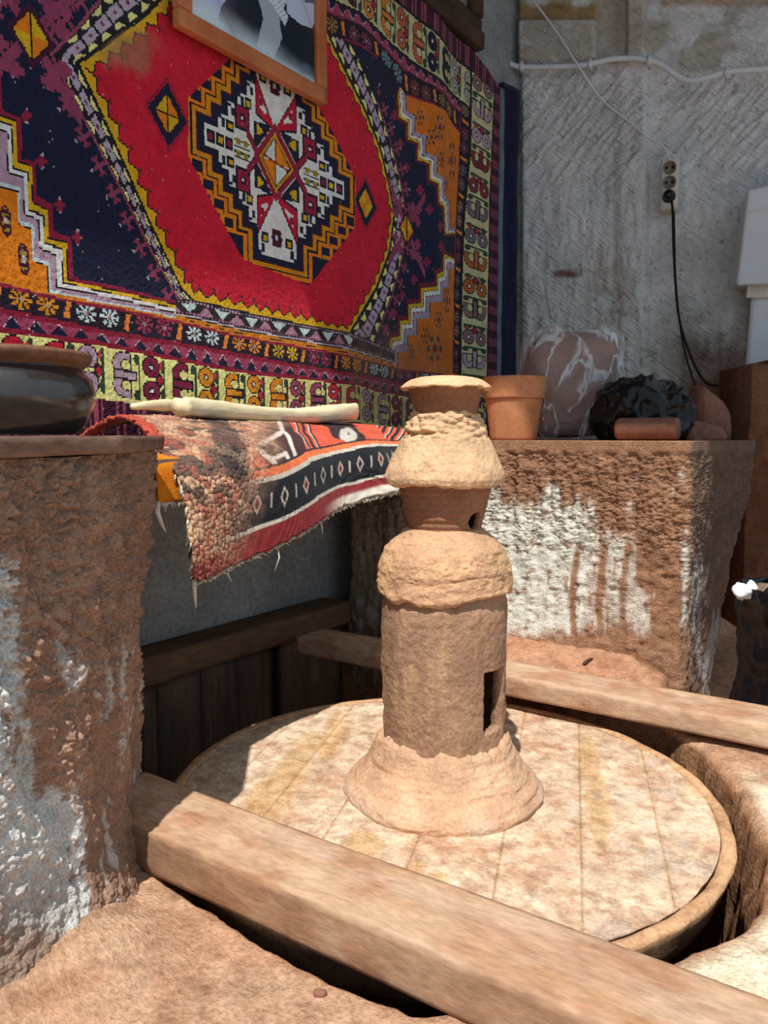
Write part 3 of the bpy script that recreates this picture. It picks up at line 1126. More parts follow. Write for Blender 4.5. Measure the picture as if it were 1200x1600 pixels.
    mesh_obj('board', Vb, np.vstack([f1] + sides), m_disc, fly, col=np.clip(np.vstack([cc, cc]), 0.02, 0.85))


def shell(name, prof, nth, nz_, thick, dispf, colf, parent, holes=(), mat=None, ragged=None):
    """hollow turned body: outer + inner skin, with rectangular/round holes cut through"""
    prof = np.asarray(prof, float)
    zz = np.linspace(0, 1, nz_)
    d = np.r_[0, np.cumsum(np.linalg.norm(np.diff(prof, axis=0), axis=1))]
    d /= d[-1]
    r = np.interp(zz, d, prof[:, 0])
    z = np.interp(zz, d, prof[:, 1])
    th_ = np.linspace(-math.pi, math.pi, nth, endpoint=False)
    T, Ri = np.meshgrid(th_, r, indexing='ij')
    _, Zi = np.meshgrid(th_, z, indexing='ij')
    dirx, diry = np.cos(T + TH0), np.sin(T + TH0)
    if ragged is not None:
        Zi = Zi + ragged(T, np.broadcast_to(zz[None, :], T.shape))
    P = np.stack([Ri * dirx, Ri * diry, Zi], -1).reshape(-1, 3)
    N_ = np.stack([dirx, diry, 0 * dirx], -1).reshape(-1, 3)
    P = P + N_ * dispf(P)[:, None]
    c = colf(P)
    Fo = grid_faces(nth, nz_, True)
    cen_t = (T + math.pi / nth).ravel()
    keep = np.ones(len(Fo), bool)
    if thick > 0:
        inner = P - N_ * thick
        mid = P[Fo].mean(1)
        ft = np.arctan2(np.sin(np.arctan2(mid[:, 1], mid[:, 0]) - TH0), np.cos(np.arctan2(mid[:, 1], mid[:, 0]) - TH0))
        for hfun in holes:
            keep &= ~hfun(ft, mid[:, 2])
        n = len(P)
        Fk = Fo[keep]
        Fi = Fk[:, ::-1] + n
        # boundary edges
        E = np.vstack([Fk[:, [0, 1]], Fk[:, [1, 2]], Fk[:, [2, 3]], Fk[:, [3, 0]]])
        key = {}
        for a_, b_ in E:
            kk = (min(a_, b_), max(a_, b_))
            key.setdefault(kk, []).append((a_, b_))
        bnd = np.array([v[0] for v in key.values() if len(v) == 1])
        Fs = np.stack([bnd[:, 1], bnd[:, 0], bnd[:, 0] + n, bnd[:, 1] + n], 1)
        V = np.vstack([P, inner])
        c = np.vstack([c, c])
        Fa = np.vstack([Fk, Fi, Fs])
    else:
        V, Fa = P, Fo
    return mesh_obj(name, V, Fa, mat or m_clay, parent, col=np.clip(c, 0.01, 0.85))


def claycol(base, amt=0.14, seed=0, pale=None, streak=None):
    def f(P):
        c = np.tile(lin(base), (len(P), 1)) * (1 + amt * fbm(P, 14, 4, 300 + seed))[:, None]
        if pale is not None:
            m_ = smooth(0.0, 0.45, fbm(P * [1, 1, 1.5], 16, 4, 310 + seed))[:, None] * 0.6
            c = c * (1 - m_) + lin(pale) * m_
        if streak is not None:
            m_ = smooth(0.1, 0.45, fbm(P * [50, 50, 9], 1, 3, 320 + seed))[:, None] * 0.5
            c = c * (1 - m_) + lin(streak) * m_
        return c
    return f


# shaft with the tall slots
def slotR(t, z):
    e = 0.02 * (z - 0.2)
    return (t > math.radians(39) - e * 4) & (t < math.radians(71)) & (z > 0.142) & (z < 0.262)


def slotL(t, z):
    return (t < math.radians(-82)) & (t > math.radians(-112)) & (z > 0.145) & (z < 0.262)


shell('shaft', [(0.117, 0.02), (0.117, 0.085), (0.120, 0.17), (0.122, 0.30), (0.123, 0.36), (0.121, 0.43), (0.10, 0.46)], 280, 150, 0.022,
      lambda P: 0.003 * fbm(P * [1, 1, 0.7], 16, 4, 401) + 0.0035 * np.maximum(0, fbm(P * [45, 45, 30], 1, 4, 402) - 0.05) - 0.0016 * smooth(0.03, 0.0, np.abs(fbm(P, 13, 4, 404))) * smooth(0.2, 0.4, fbm(P, 5, 2, 406)) + 0.0015 * fbm(P, 100, 2, 403)
      - 0.003 * smooth(0.375, 0.39, P[:, 2] + 0.012 * fbm(P, 14, 3, 405)),
      claycol((162, 127, 104), 0.15, 1, (178, 144, 114), (190, 154, 116)), wheel, (slotR, slotL))


# base mound
def moundrag(T, zz):
    n = fbm(np.stack([np.cos(T).ravel() * 3, np.sin(T).ravel() * 3, 0 * T.ravel()], 1), 1.2, 4, 410).reshape(T.shape)
    return n * 0.02 * zz ** 3


def mounddisp(P):
    ridge = np.sin(P[:, 2] * 330 + 1.5 * fbm(P, 6, 2, 411))
    return 0.0016 * ridge * smooth(0.1, 0.05, P[:, 2]) * smooth(-0.5, 0.3, fbm(P, 7, 2, 414)) + 0.006 * fbm(P, 10, 4, 412) + 0.005 * fbm(P * [1, 1, 3], 26, 4, 413)


def moundcol(P):
    c = claycol((200, 160, 128), 0.14, 5, (212, 178, 146))(P)
    g_ = smooth(0.035, 0.005, P[:, 2]) * smooth(-0.2, 0.3, fbm(P, 12, 3, 415))
    return c * (1 - 0.55 * g_)[:, None] + lin((206, 186, 166)) * (0.55 * g_)[:, None]


shell('base_mound', [(0.195, -0.008), (0.196, 0.004), (0.193, 0.013), (0.184, 0.023), (0.173, 0.033), (0.161, 0.046), (0.150, 0.062), (0.141, 0.079), (0.135, 0.094), (0.129, 0.108), (0.121, 0.113)], 280, 70, 0.02,
      mounddisp, moundcol, wheel, (), None, moundrag)


# lower clay collar
def collrag(T, zz):
    n = fbm(np.stack([np.cos(T).ravel() * 3, np.sin(T).ravel() * 3, 0 * T.ravel()], 1), 1.0, 4, 420).reshape(T.shape)
    v = -0.024 * np.exp(-((T + 0.05) / 0.40) ** 2) + 0.006 * np.sin(T * 2 + 0.6)
    return (n * 0.016 + v) * (1 - zz) ** 4


shell('lower_collar', [(0.108, 0.406), (0.127, 0.398), (0.1325, 0.404), (0.130, 0.43), (0.129, 0.445), (0.124, 0.465), (0.115, 0.485), (0.101, 0.500), (0.086, 0.512), (0.074, 0.522), (0.068, 0.524)], 260, 90, 0.012,
      lambda P: 0.004 * fbm(P, 9, 3, 421) + 0.0035 * fbm(P * [1, 1, 2.4], 36, 4, 422) - 0.002 * smooth(0.03, 0.0, np.abs(fbm(P * [1, 1, 2.5], 9, 4, 424))) + 0.002 * fbm(P, 90, 2, 423),
      claycol((200, 158, 124), 0.14, 2, (220, 178, 132)), wheel, (), None, collrag)


# turned neck with the round hole
def holeR(t, z):
    return np.hypot((t - math.radians(49)) * 0.075, z - 0.541) < 0.0165


def holeL(t, z):
    return np.hypot((t + math.radians(88)) * 0.075, z - 0.536) < 0.018


shell('turned_neck', [(0.068, 0.512), (0.071, 0.522), (0.073, 0.535), (0.077, 0.548), (0.083, 0.575), (0.089, 0.600), (0.091, 0.612), (0.085, 0.62)], 260, 80, 0.012,
      lambda P: 0.0008 * np.sin(P[:, 2] * 500) + 0.0008 * fbm(P, 20, 3, 431),
      claycol((152, 110, 86), 0.1, 3), wheel, (holeR, holeL))


# upper clay cone, crumbling towards the top
def conerag(T, zz):
    n = fbm(np.stack([np.cos(T).ravel() * 3, np.sin(T).ravel() * 3, 0 * T.ravel()], 1), 1.2, 4, 440).reshape(T.shape)
    return n * 0.010 * ((1 - zz) ** 4 + zz ** 6)


def conedisp(P):
    f1, _ = worley(P * [1, 1, 1.8], 55, 41)
    crk = smooth(0.675, 0.71, P[:, 2] + 0.01 * fbm(P, 14, 2, 447))
    st = np.minimum(0, fbm(P * [9, 9, 60], 1, 3, 442) + 0.1)
    return 0.004 * fbm(P, 10, 4, 441) + 0.004 * fbm(P, 38, 4, 443) + crk * ((0.5 - f1) * 0.012 + st * 0.034)


shell('upper_cone', [(0.090, 0.612), (0.106, 0.606), (0.1135, 0.610), (0.116, 0.620), (0.1115, 0.638), (0.102, 0.658), (0.092, 0.678), (0.082, 0.700), (0.0745, 0.718), (0.069, 0.736), (0.062, 0.748), (0.05, 0.748)], 280, 110, 0.012,
      conedisp, claycol((212, 174, 136), 0.13, 4, (226, 188, 146)), wheel, (), None, conerag)
# neck below the head and the head
shell('head_neck', [(0.056, 0.73), (0.060, 0.745), (0.0625, 0.758), (0.066, 0.772), (0.071, 0.784), (0.074, 0.789)], 200, 40, 0.010,
      lambda P: 0.0012 * fbm(P, 16, 3, 451), claycol((150, 106, 80), 0.1, 6), wheel)


def headrag(T, zz):
    n = fbm(np.stack([np.cos(T).ravel() * 3, np.sin(T).ravel() * 3, 0 * T.ravel()], 1), 1.4, 4, 465).reshape(T.shape)
    return n * 0.004 * np.exp(-((zz - 0.42) / 0.2) ** 2)


shell('wheel_head', [(0.01, 0.786), (0.055, 0.787), (0.072, 0.788), (0.0862, 0.7885), (0.0868, 0.7905), (0.084, 0.793), (0.077, 0.799), (0.067, 0.805), (0.052, 0.8095), (0.030, 0.812), (0.006, 0.813)], 240, 70, 0.0,
      lambda P: 0.0014 * fbm(P, 20, 3, 461) + 0.0008 * fbm(P, 60, 3, 462), claycol((224, 182, 142), 0.06, 7), wheel, (), None, headrag)
V, Fc = lathe([(0.001, -0.42), (0.018, -0.42), (0.018, 0.5), (0.001, 0.5)], 24)
mesh_obj('spindle', V, Fc, m_darkwood, wheel)

# ==================================================================== HANGING CARPET
RED = (196, 24, 50); NAVY = (20, 27, 54); CRIM = (138, 34, 60); YEL = (208, 168, 26); LEMON = (226, 220, 138); WHITE = (226, 226, 214)
MAUVE = (172, 144, 160); ORANGE = (226, 124, 24); MAROON = (84, 22, 46); GOLD = (208, 136, 24); PALE = (190, 212, 212); BLACK = (26, 22, 28)
PINK = (146, 66, 92); GREEN = (44, 66, 46)
KN = 0.0045
Y0C, Y1C, Z0C, Z1C = -0.62, 2.215, 0.70, 2.44
nY = int((Y1C - Y0C) / KN)
nZ = int((Z1C - Z0C) / KN)
gy = np.linspace(Y0C, Y1C, nY + 1)
gz = np.linspace(Z0C, Z1C, nZ + 1)
cy = 0.5 * (gy[:-1] + gy[1:])
cz = 0.5 * (gz[:-1] + gz[1:])
KY, KZ = np.meshgrid(cy, cz, indexing='ij')
KY, KZ = KY.ravel(), KZ.ravel()
KPX, KPY = proj(np.stack([np.full(KY.shape, XC), KY, KZ], 1))
paint = np.zeros((len(KY), 3))


def put(mask, c):
    paint[mask] = lin(c)


def pl_(pts):
    """photo points -> carpet plane (Y, z)"""
    return np.array([onx(px, py, XC)[1:] for px, py in pts])


def fz(pts):
    q = pl_(pts)
    return np.interp(KY, q[:, 0], q[:, 1])


def fy(pts):
    q = pl_(pts)
    o = np.argsort(q[:, 1])
    return np.interp(KZ, q[o, 1], q[o, 0])


L1 = fz([(0, 437), (75, 457), (180, 476), (300, 502), (370, 520), (544, 552), (620, 573), (709, 584)])
L2 = fz([(0, 485), (75, 500), (180, 522), (307, 542), (465, 572), (560, 587), (640, 602)])
L3 = fz([(0, 515), (150, 535), (180, 541), (370, 579), (497, 593), (560, 600), (588, 610), (635, 618)])
L4 = L3 - 0.142
R1 = fy([(721, 208), (713, 382), (709, 584)])
R2 = fy([(735, 230), (726, 338), (722, 445), (720, 586)])
R3 = fy([(772, 148), (765, 317), (764, 402), (760, 590)])
T1 = fz([(513, 54), (565, 72), (597, 97), (634, 149), (695, 173), (721, 208)])
T2 = fz([(519, 0), (565, 22), (613, 71), (652, 104), (695, 134), (745, 178)])
T3 = fz([(617, 0), (673, 48), (717, 93), (760, 132), (772, 148)])
T4 = fz([(656, 0), (695, 41), (734, 74), (760, 106), (778, 135)])
lvB = np.where(KZ < L4, 4, np.where(KZ < L3, 3, np.where(KZ < L2, 2, np.where(KZ < L1, 1, 0))))
lvR = np.where(KY > R3, 4, np.where(KY > R2, 3, np.where(KY > R1, 1, 0)))
lvT = np.where(KZ > T3, 4, np.where(KZ > T2, 3, np.where(KZ > T1, 1, 0)))
lev = np.maximum(np.maximum(lvB, lvR), lvT)
sideB = (lvB == lev)
sideR = (lvR == lev) & ~sideB
sideT = (lvT == lev) & ~sideB & ~sideR

put(lev == 0, NAVY)


# ---- border bands ----------------------------------------------------
def floral(mask, along, across, cols, ground):
    """yellow band: C-shaped tulips alternating with pairs of round flowers; along in motif units, across 0..1 outward"""
    put(mask, ground)
    k = np.floor(along + 0.5).astype(int)
    a = along - k
    wv = across
    ci = np.mod(k, len(cols))

    def pick(m, off=0):
        for j, c in enumerate(cols):
            put(mask & m & (np.mod(ci + off, len(cols)) == j), c)
    # tulip
    for wc in (0.30, 0.68):
        e = np.hypot((a - 0.02) / 0.20, (wv - wc) / 0.225)
        put(mask & (e < 1.10) & (e > 0.38) & (a < 0.11), BLACK)
        pick((e < 1.0) & (e > 0.46) & (a < 0.085))
    put(mask & (np.abs(wv - 0.49) < 0.10) & (a > -0.18) & (a < 0.2), BLACK)
    pick((np.abs(wv - 0.49) < 0.06) & (a > -0.16) & (a < 0.17))
    put(mask & (np.abs(a - 0.23) < 0.02) & (wv > 0.1) & (wv < 0.92), GREEN)
    put(mask & (np.hypot((a - 0.19) / 0.05, (wv - 0.16) / 0.10) < 1), GREEN)
    put(mask & (np.hypot((a - 0.19) / 0.05, (wv - 0.84) / 0.10) < 1), GREEN)
    # flowers
    b = np.mod(along + 0.06, 1.0) - 0.5
    cb = np.floor(along + 0.06).astype(int)
    for wc in (0.26, 0.72):
        e = np.hypot(b / 0.14, (wv - wc) / 0.19)
        put(mask & (e < 1.12), BLACK)
        for j, c in enumerate(cols):
            put(mask & (e < 0.98) & (np.mod(cb + 1, len(cols)) == j), c)
        put(mask & (e < 0.38), BLACK)
        put(mask & (e < 0.2), WHITE)
    b2 = np.mod(along - 0.09, 1.0) - 0.5
    put(mask & (np.abs(b2) / 0.07 + np.abs(wv - 0.49) / 0.12 < 1.25), BLACK)
    put(mask & (np.abs(b2) / 0.07 + np.abs(wv - 0.49) / 0.12 < 0.85), (176, 30, 56))
    b3 = np.mod(along - 0.16, 1.0) - 0.5
    put(mask & (np.abs(b3) < 0.02) & (wv > 0.08) & (wv < 0.9), GREEN)
    put(mask & (np.hypot((b3 + 0.02) / 0.045, (wv - 0.22) / 0.13) < 1), GREEN)
    put(mask & (np.hypot((b3 + 0.02) / 0.045, (wv - 0.76) / 0.13) < 1), GREEN)
    put(mask & (np.hypot((b3 + 0.05) / 0.03, (wv - 0.2) / 0.08) < 1), (176, 60, 60))


def rosettes(mask, along, across, cols):
    put(mask, (34, 22, 40))
    k = np.floor(along).astype(int)
    f = along - k
    for c0 in (0.28, 0.66):
        ax, aw = (f - c0) / 0.17, (across - 0.46) / 0.36
        r = np.hypot(ax, aw)
        t = np.arctan2(aw, ax)
        pet = (r < 0.95) & (r > 0.22) & (np.cos(8 * t) > -0.25)
        for j, c in enumerate(cols):
            put(mask & pet & (np.mod(k, len(cols)) == j), c)
        put(mask & (r < 0.2), (150, 130, 120))
    s = f + (across - 0.5) * 0.10
    put(mask & ((s > 0.93) | (s < 0.01)) & (across > 0.2) & (across < 0.8), (222, 130, 50))
    put(mask & (((across > 0.90) & (np.mod(k, 2) == 0)) | ((across < 0.10) & (np.mod(k, 2) == 1))), CRIM)


def zigzag(mask, along, across):
    put(mask, (150, 62, 88))
    f = np.abs(np.mod(along, 1) - 0.5) * 2
    h_ = (1 - across)
    put(mask & (h_ + 0.04 < (1 - f) * 0.98 - 0.02), (204, 168, 176))
    put(mask & (1 - h_ > 0.0) & (h_ < (1 - f) * 0.86 - 0.06), NAVY)


FC = [MAUVE, (122, 28, 60), GOLD, GOLD, PINK, (186, 28, 52)]
mB = (lev == 3) & sideB
floral(mB, (KY - 0.038) / 0.199, np.clip((L3 - KZ) / 0.142, 0, 1), FC, LEMON)
mR = (lev == 3) & sideR
floral(mR, (KZ - 1.05) / 0.225, np.clip((KY - R2) / (R3 - R2), 0, 1), [MAUVE, (130, 100, 96), (172, 92, 40), (108, 100, 108), (126, 40, 40)], (196, 190, 140))
mT = (lev == 3) & sideT
floral(mT, (KY - 1.05) / 0.215, np.clip((T3 - KZ) / (T3 - T2), 0, 1), [(60, 22, 50), (196, 120, 50), (178, 90, 60), (30, 24, 54), (150, 150, 150)], (190, 184, 136))
m1 = (lev == 1) & sideB
rosettes(m1, (KY + 0.30) / 0.178, np.clip((L1 - KZ) / (L1 - L2), 0, 1), [GOLD, PALE, (150, 50, 80), PALE, (222, 140, 50), YEL, (150, 50, 80)])
m1r = (lev == 1) & sideR
rosettes(m1r, KZ / 0.16, np.clip((KY - R1) / (R2 - R1), 0, 1), [(120, 60, 70), (150, 110, 90), (110, 90, 100)])
m1t = (lev == 1) & sideT
tT = np.clip((KZ - T1) / (T2 - T1), 0, 1)
rosettes(m1t & (tT < 0.66), KY / 0.20, np.clip(tT / 0.66, 0, 1), [(150, 110, 60), (120, 60, 80), (110, 150, 160), (130, 70, 60)])
zigzag(m1t & (tT >= 0.66), KY / 0.06, np.clip((tT - 0.66) / 0.34, 0, 1))
zigzag((lev == 2) & sideB, KY / 0.0605, np.clip((L2 - KZ) / (L2 - L3), 0, 1))
for Lz in (L2, L3):
    put((lev > 0) & sideB & (np.abs(KZ - Lz) < 0.0062), (132, 24, 50))
put((lev <= 1) & (np.abs(KZ - L1) < 0.008) & sideB, (206, 120, 30))
put((lev == 1) & sideB & (KZ < L1 - 0.006) & (KZ > L1 - 0.014), CRIM)
# outer guard stripe
mo = (lev == 4)
put(mo, (58, 18, 40))
st = np.where(sideR, KZ, KY)
put(mo & (np.mod(st, 0.075) < 0.04) & (np.mod(st * 3.1 + KY * 2.2, 0.03) < 0.016), (150, 70, 96))
put((np.abs(KY - R3) < 0.008) & (lev >= 3), BLACK)
put((np.abs(KY - R2) < 0.010) & (lev >= 1), BLACK)
put((np.abs(KZ - T3) < 0.006) & (lev >= 3) & sideT, BLACK)
put((np.abs(KZ - T2) < 0.006) & (lev >= 1) & ~sideB & (KY < R2), BLACK)


# ---- stepped corner pieces --------------------------------------------
def ppoly(pts, c, m=None):
    mk = pip(KPX, KPY, pts)
    mk &= (lev == 0)
    if m is not None:
        mk &= m
    put(mk, c)
    return mk


close = [(300, 640), (-120, 560)]
ppoly([(-120, 60), (2, 102), (6, 172), (34, 184), (35, 248), (57, 254), (59, 306), (84, 320), (85, 361), (112, 370), (117, 433), (190, 449), (280, 471)] + close, (136, 30, 58))
ppoly([(-120, 140), (0, 177), (27, 187), (28, 250), (52, 260), (52, 315), (77, 328), (77, 371), (106, 378), (108, 437), (190, 455), (280, 476)] + close, (26, 24, 30))
ppoly([(-120, 143), (0, 180), (26, 190), (27, 252), (51, 262), (51, 317), (76, 330), (76, 372), (105, 380), (107, 438), (190, 456), (280, 477)] + close, YEL)
ppoly([(-120, 150), (0, 187), (20, 196), (21, 259), (45, 269), (46, 327), (70, 335), (70, 378), (100, 387), (101, 441), (190, 461), (280, 482)] + close, BLACK)
ppoly([(-120, 153), (0, 190), (19, 198), (20, 262), (44, 272), (45, 330), (69, 338), (69, 380), (98, 391), (99, 443), (190, 462), (280, 483)] + close, WHITE)
ppoly([(-120, 162), (0, 200), (14, 207), (14, 267), (39, 277), (40, 333), (62, 343), (63, 386), (90, 398), (91, 447), (190, 467), (280, 489)] + close, BLACK)
ppoly([(-120, 165), (0, 202), (12, 209), (12, 269), (38, 279), (38, 335), (61, 345), (61, 388), (89, 400), (89, 449), (190, 469), (280, 491)] + close, MAUVE)
ppoly([(-120, 245), (0, 284), (32, 292), (33, 344), (54, 352), (55, 402), (79, 411), (80, 452), (150, 468), (190, 474), (280, 496)] + close, PALE)
ppoly([(-120, 250), (0, 290), (29, 297), (30, 349), (51, 356), (52, 406), (76, 415), (77, 456), (140, 470), (300, 503)] + close, BLACK)
ppoly([(-120, 253), (0, 293), (28, 299), (29, 351), (50, 358), (51, 408), (75, 416), (76, 458), (140, 640), (-120, 640)], ORANGE)
for (cx_, cy_) in ((10, 345), (38, 405)):
    e = np.hypot((KPX - cx_ - (KPY - cy_) * 0.10) / 9.0, (KPY - cy_) / 26.0)
    wv = np.mod(KPY - cy_, 12) < 5
    put((e < 1) & (lev == 0), (70, 22, 40))
    put((e < 0.8) & wv & (lev == 0), (150, 128, 40))
    put((np.hypot((KPX - cx_) / 4, (KPY - cy_) / 6) < 1) & (lev == 0), (196, 180, 170))
# little hook crosses on the crimson steps
for (hx, hy) in ((42, 180), (66, 252), (94, 320), (122, 371), (20, 110)):
    put((lev == 0) & (((np.abs(KPX - hx) < 4) & (np.abs(KPY - hy) < 10)) | ((np.abs(KPX - hx) < 9) & (np.abs(KPY - hy) < 3.5))), (140, 36, 62))
    put((lev == 0) & (np.abs(KPX - hx - 1) < 2) & (np.abs(np.abs(KPY - hy) - 11) < 2), (176, 176, 180))


def q540(pts, oy):
    return [(540 + a / 4.615, oy + b / 4.615) for a, b in pts]


stT = q540([(425, 190), (430, 240), (435, 340), (495, 370), (495, 490), (570, 520), (565, 640), (640, 670), (640, 790), (700, 820), (705, 950), (752, 985), (762, 1180)], 100)
stB = q540([(762, 180), (750, 200), (745, 310), (690, 330), (690, 420), (590, 430), (590, 540), (505, 545), (505, 660), (440, 665), (440, 775), (370, 790), (368, 885)], 380)


def bands(stair, sx_, sy_, endp):
    for kf, c in ((1.0, (120, 26, 52)), (0.80, BLACK), (0.76, YEL), (0.58, BLACK), (0.55, WHITE), (0.34, BLACK), (0.31, MAUVE), (0.10, (140, 150, 176)), (0.0, BLACK)):
        pts = [(a + sx_ * kf, b + sy_ * kf) for a, b in stair]
        ppoly(pts + endp, c)
    pts = [(a + 1.0, b) for a, b in stair]
    ppoly(pts + endp, (206, 110, 26))


bands(stT, -14.5, 14, [(760, 360), (760, 120), (640, 60)])
bands(stB, -15, -30, [(640, 640), (760, 640), (760, 420)])
# motifs on the right orange corners
for (cx_, cy_, rx_, ry_) in ((655, 184, 6, 14), (684, 200, 8, 22), (671, 215, 7, 14), (687, 250, 6, 14), (708, 250, 7, 32), (697, 286, 4, 12), (681, 500, 7, 14), (662, 525, 6, 14), (675, 545, 12, 22), (641, 548, 5, 13), (698, 470, 7, 22)):
    e = np.hypot((KPX - cx_) / rx_, (KPY - cy_) / ry_)
    an = np.arctan2((KPY - cy_) / ry_, (KPX - cx_) / rx_)
    put((e < 0.95) & (e > 0.35) & (np.cos(6 * an) > 0.0) & (lev == 0), (96, 60, 44))
    put((e < 0.62) & (e > 0.42) & (np.cos(6 * an) > 0.5) & (lev == 0), (160, 140, 116))
    put((e < 0.28) & (lev == 0), (120, 40, 44))
for (hx, hy) in ((616, 180), (625, 225), (635, 262), (655, 297), (668, 328), (685, 355), (664, 410), (646, 437), (628, 462), (616, 490), (603, 516), (686, 385)):
    put((lev == 0) & (((np.abs(KPX - hx) < 2.5) & (np.abs(KPY - hy) < 8)) | ((np.abs(KPX - hx) < 5.5) & (np.abs(KPY - hy) < 2.5))), (132, 40, 66))

# ---- multi-line strip along the foot of the field --------------------------
rowT = fz([(277, 468), (300, 466), (400, 490), (545, 518), (600, 540), (640, 560)])
mS = (lev == 0) & (KZ < rowT) & (KPX > 276) & (KPX < 616)
hS = (rowT - KZ) / np.maximum(rowT - L1, 0.02)
put(mS, (40, 32, 42))
put(mS & (np.abs(hS - 0.14) < 0.05) & (np.mod(KY, 0.014) < 0.008), MAUVE)
put(mS & (np.abs(hS - 0.66) < 0.05) & (np.mod(KY, 0.014) < 0.008), (150, 100, 120))
put(mS & (np.abs(hS - 0.78) < 0.035), (176, 176, 190))
put(mS & (np.abs(hS - 0.92) < 0.06), (200, 126, 30))
tri = np.mod((KY - 0.30) / 0.125, 1.0)
hh = (hS - 0.22) / 0.40
inr = mS & (hh > 0) & (hh < 1) & (KPX < 550)
t2 = np.abs(np.mod(tri * 2, 1) - 0.5) * 2
put(inr & (tri < 0.5) & (1 - t2 > (1 - hh)), (168, 124, 140))
put(inr & (tri >= 0.5) & (1 - t2 > hh), PALE)

# ---- hexagon: lattice band, yellow teeth, red field --------------------------
redp = [(132, 100), (205, 55), (268, 2), (330, -50), (470, -50), (512, 85), (535, 120), (560, 170), (585, 230), (600, 290), (608, 335), (600, 390), (580, 440), (540, 512), (440, 492), (380, 480), (310, 462), (295, 450), (245, 345), (190, 220)]
yelp = [(122, 97), (160, 72), (230, 20), (300, -50), (490, -50), (516, 60), (545, 120), (570, 170), (594, 230), (608, 290), (616, 335), (608, 395), (588, 450), (546, 522), (440, 502), (380, 489), (304, 471), (285, 452), (235, 347), (180, 222)]
latp = [(84, 86), (120, 50), (165, -5), (230, -60), (500, -60), (522, 20), (560, 90), (590, 160), (612, 230), (626, 290), (633, 335), (628, 400), (612, 460), (580, 545), (546, 532), (310, 480), (290, 480), (240, 392), (190, 290), (140, 196)]
hook = pip(KPX, KPY, [(84 - 24, 84), (110, 30), (140, -10), (-20, -30), (-20, 60)]) & (lev == 0)
# hooks outside the band
latQ = np.array([onx(a, b, XC)[1:] for a, b in latp + latp[:1]])
dd, ss, sg = polydist(KY, KZ, latQ)
inl = pip(KPX, KPY, latp)
out = (lev == 0) & ~inl & (dd < 0.062) & ((KPX < 330) | (KPX > 590)) & ~pip(KPX, KPY, [(-120, 60), (6, 172), (58, 256), (117, 433), (280, 471), (280, 700), (-120, 700)]) & ~mS
fS = np.mod(ss, 0.072) / 0.072
put(out & (dd < 0.007), (150, 70, 96))
put(out & (fS > 0.36) & (fS < 0.50) & (dd < 0.050), (142, 62, 90))
put(out & (fS > 0.12) & (fS < 0.72) & (dd > 0.028) & (dd < 0.038), (142, 62, 90))
put(out & ((np.abs(fS - 0.15) < 0.05) | (np.abs(fS - 0.70) < 0.05)) & (dd > 0.022) & (dd < 0.046), (132, 52, 80))
put(out & (np.abs(fS - 0.42) < 0.06) & (dd > 0.055), (170, 170, 176))
# lattice
ml = inl & (lev == 0) & ~mS
put(ml, (30, 30, 38))
# local coordinates along the band
yelQ = np.array([onx(a, b, XC)[1:] for a, b in yelp + yelp[:1]])
dy_, sy_, _ = polydist(KY, KZ, yelQ)
wid = dy_ / np.maximum(dy_ + dd, 1e-4)
cell = np.mod(sy_ / 0.058 + 0.3 * wid, 1.0)
midb = (wid > 0.33) & (wid < 0.70)
okc = (cell > 0.13)
put(ml & midb & okc, (176, 160, 178))
put(ml & midb & okc & (np.abs(cell - 0.58) < 0.10) & (np.abs(wid - 0.52) < 0.07), (120, 60, 90))
put(ml & (wid > 0.08) & (wid <= 0.28) & (np.abs(np.mod(cell + 0.3, 1.0) - 0.58) < 0.34 * (0.3 + (0.28 - wid) * 4)), LEMON)
put(ml & (wid > 0.76) & (wid < 0.95) & (np.abs(np.mod(cell + 0.8, 1.0) - 0.58) < 0.36 * (0.25 + (wid - 0.76) * 4.5)), LEMON)
# yellow + red
redQ = np.array([onx(a, b, XC)[1:] for a, b in redp + redp[:1]])
my = pip(KPX, KPY, yelp) & (lev == 0)
ft = np.mod(sy_ / 0.056, 1.0)
ht = 0.016 + 0.020 * (1 - np.abs(ft - 0.5) * 2)
ht = ht * np.where(KPX > 500, 0.75, 1.0)
put(my, RED)
mr = my & (dy_ > ht + 0.005)
put(my & (dy_ < ht + 0.005), BLACK)
put(my & (dy_ < ht), YEL)
put(my & (dy_ < ht * 0.7) & (dy_ > 0.012) & (np.abs(ft - 0.5) < 0.14), (230, 156, 30))
put(my & (dy_ < 0.006), BLACK)
put(mr & (np.abs(dy_ - 0.047) < 0.005) & (np.abs(ft - 0.5) < 0.10), (110, 34, 54))
# worn, dusty patch near the upper left of the red field
wr_ = np.hypot((KPX - 205) / 42, (KPY - 80) / 34) + 0.5 * fbm(np.stack([KY, KZ, 0 * KY], 1), 25, 3, 501)
wk = np.clip(1.2 - wr_, 0, 0.65)[:, None]
paint = np.where((mr | my)[:, None], paint * (1 - wk) + lin((150, 112, 84)) * wk, paint)


def diamond(cx_, cy_, rx_, ry_, fringe=True):
    c = onx(cx_, cy_, XC)
    u = (KY - c[1]) / rx_
    v = (KZ - c[2]) / ry_
    d = np.abs(u) + np.abs(v)
    if fringe:
        an = np.mod((u - v) * 4.2, 1.0)
        put((d < 1.75) & (an < 0.55), (112, 26, 52))
    put(d < 1.45, NAVY)
    put(d < 1.0, BLACK)
    q = (d < 0.93) & (np.abs(u) > 0.03) & (np.abs(v + u * 0.0) > 0.03)
    put(q & (u * v > 0), ORANGE)
    put(q & (u * v < 0), YEL)


diamond(264, 178, 0.046, 0.058)
diamond(572, 318, 0.046, 0.058)

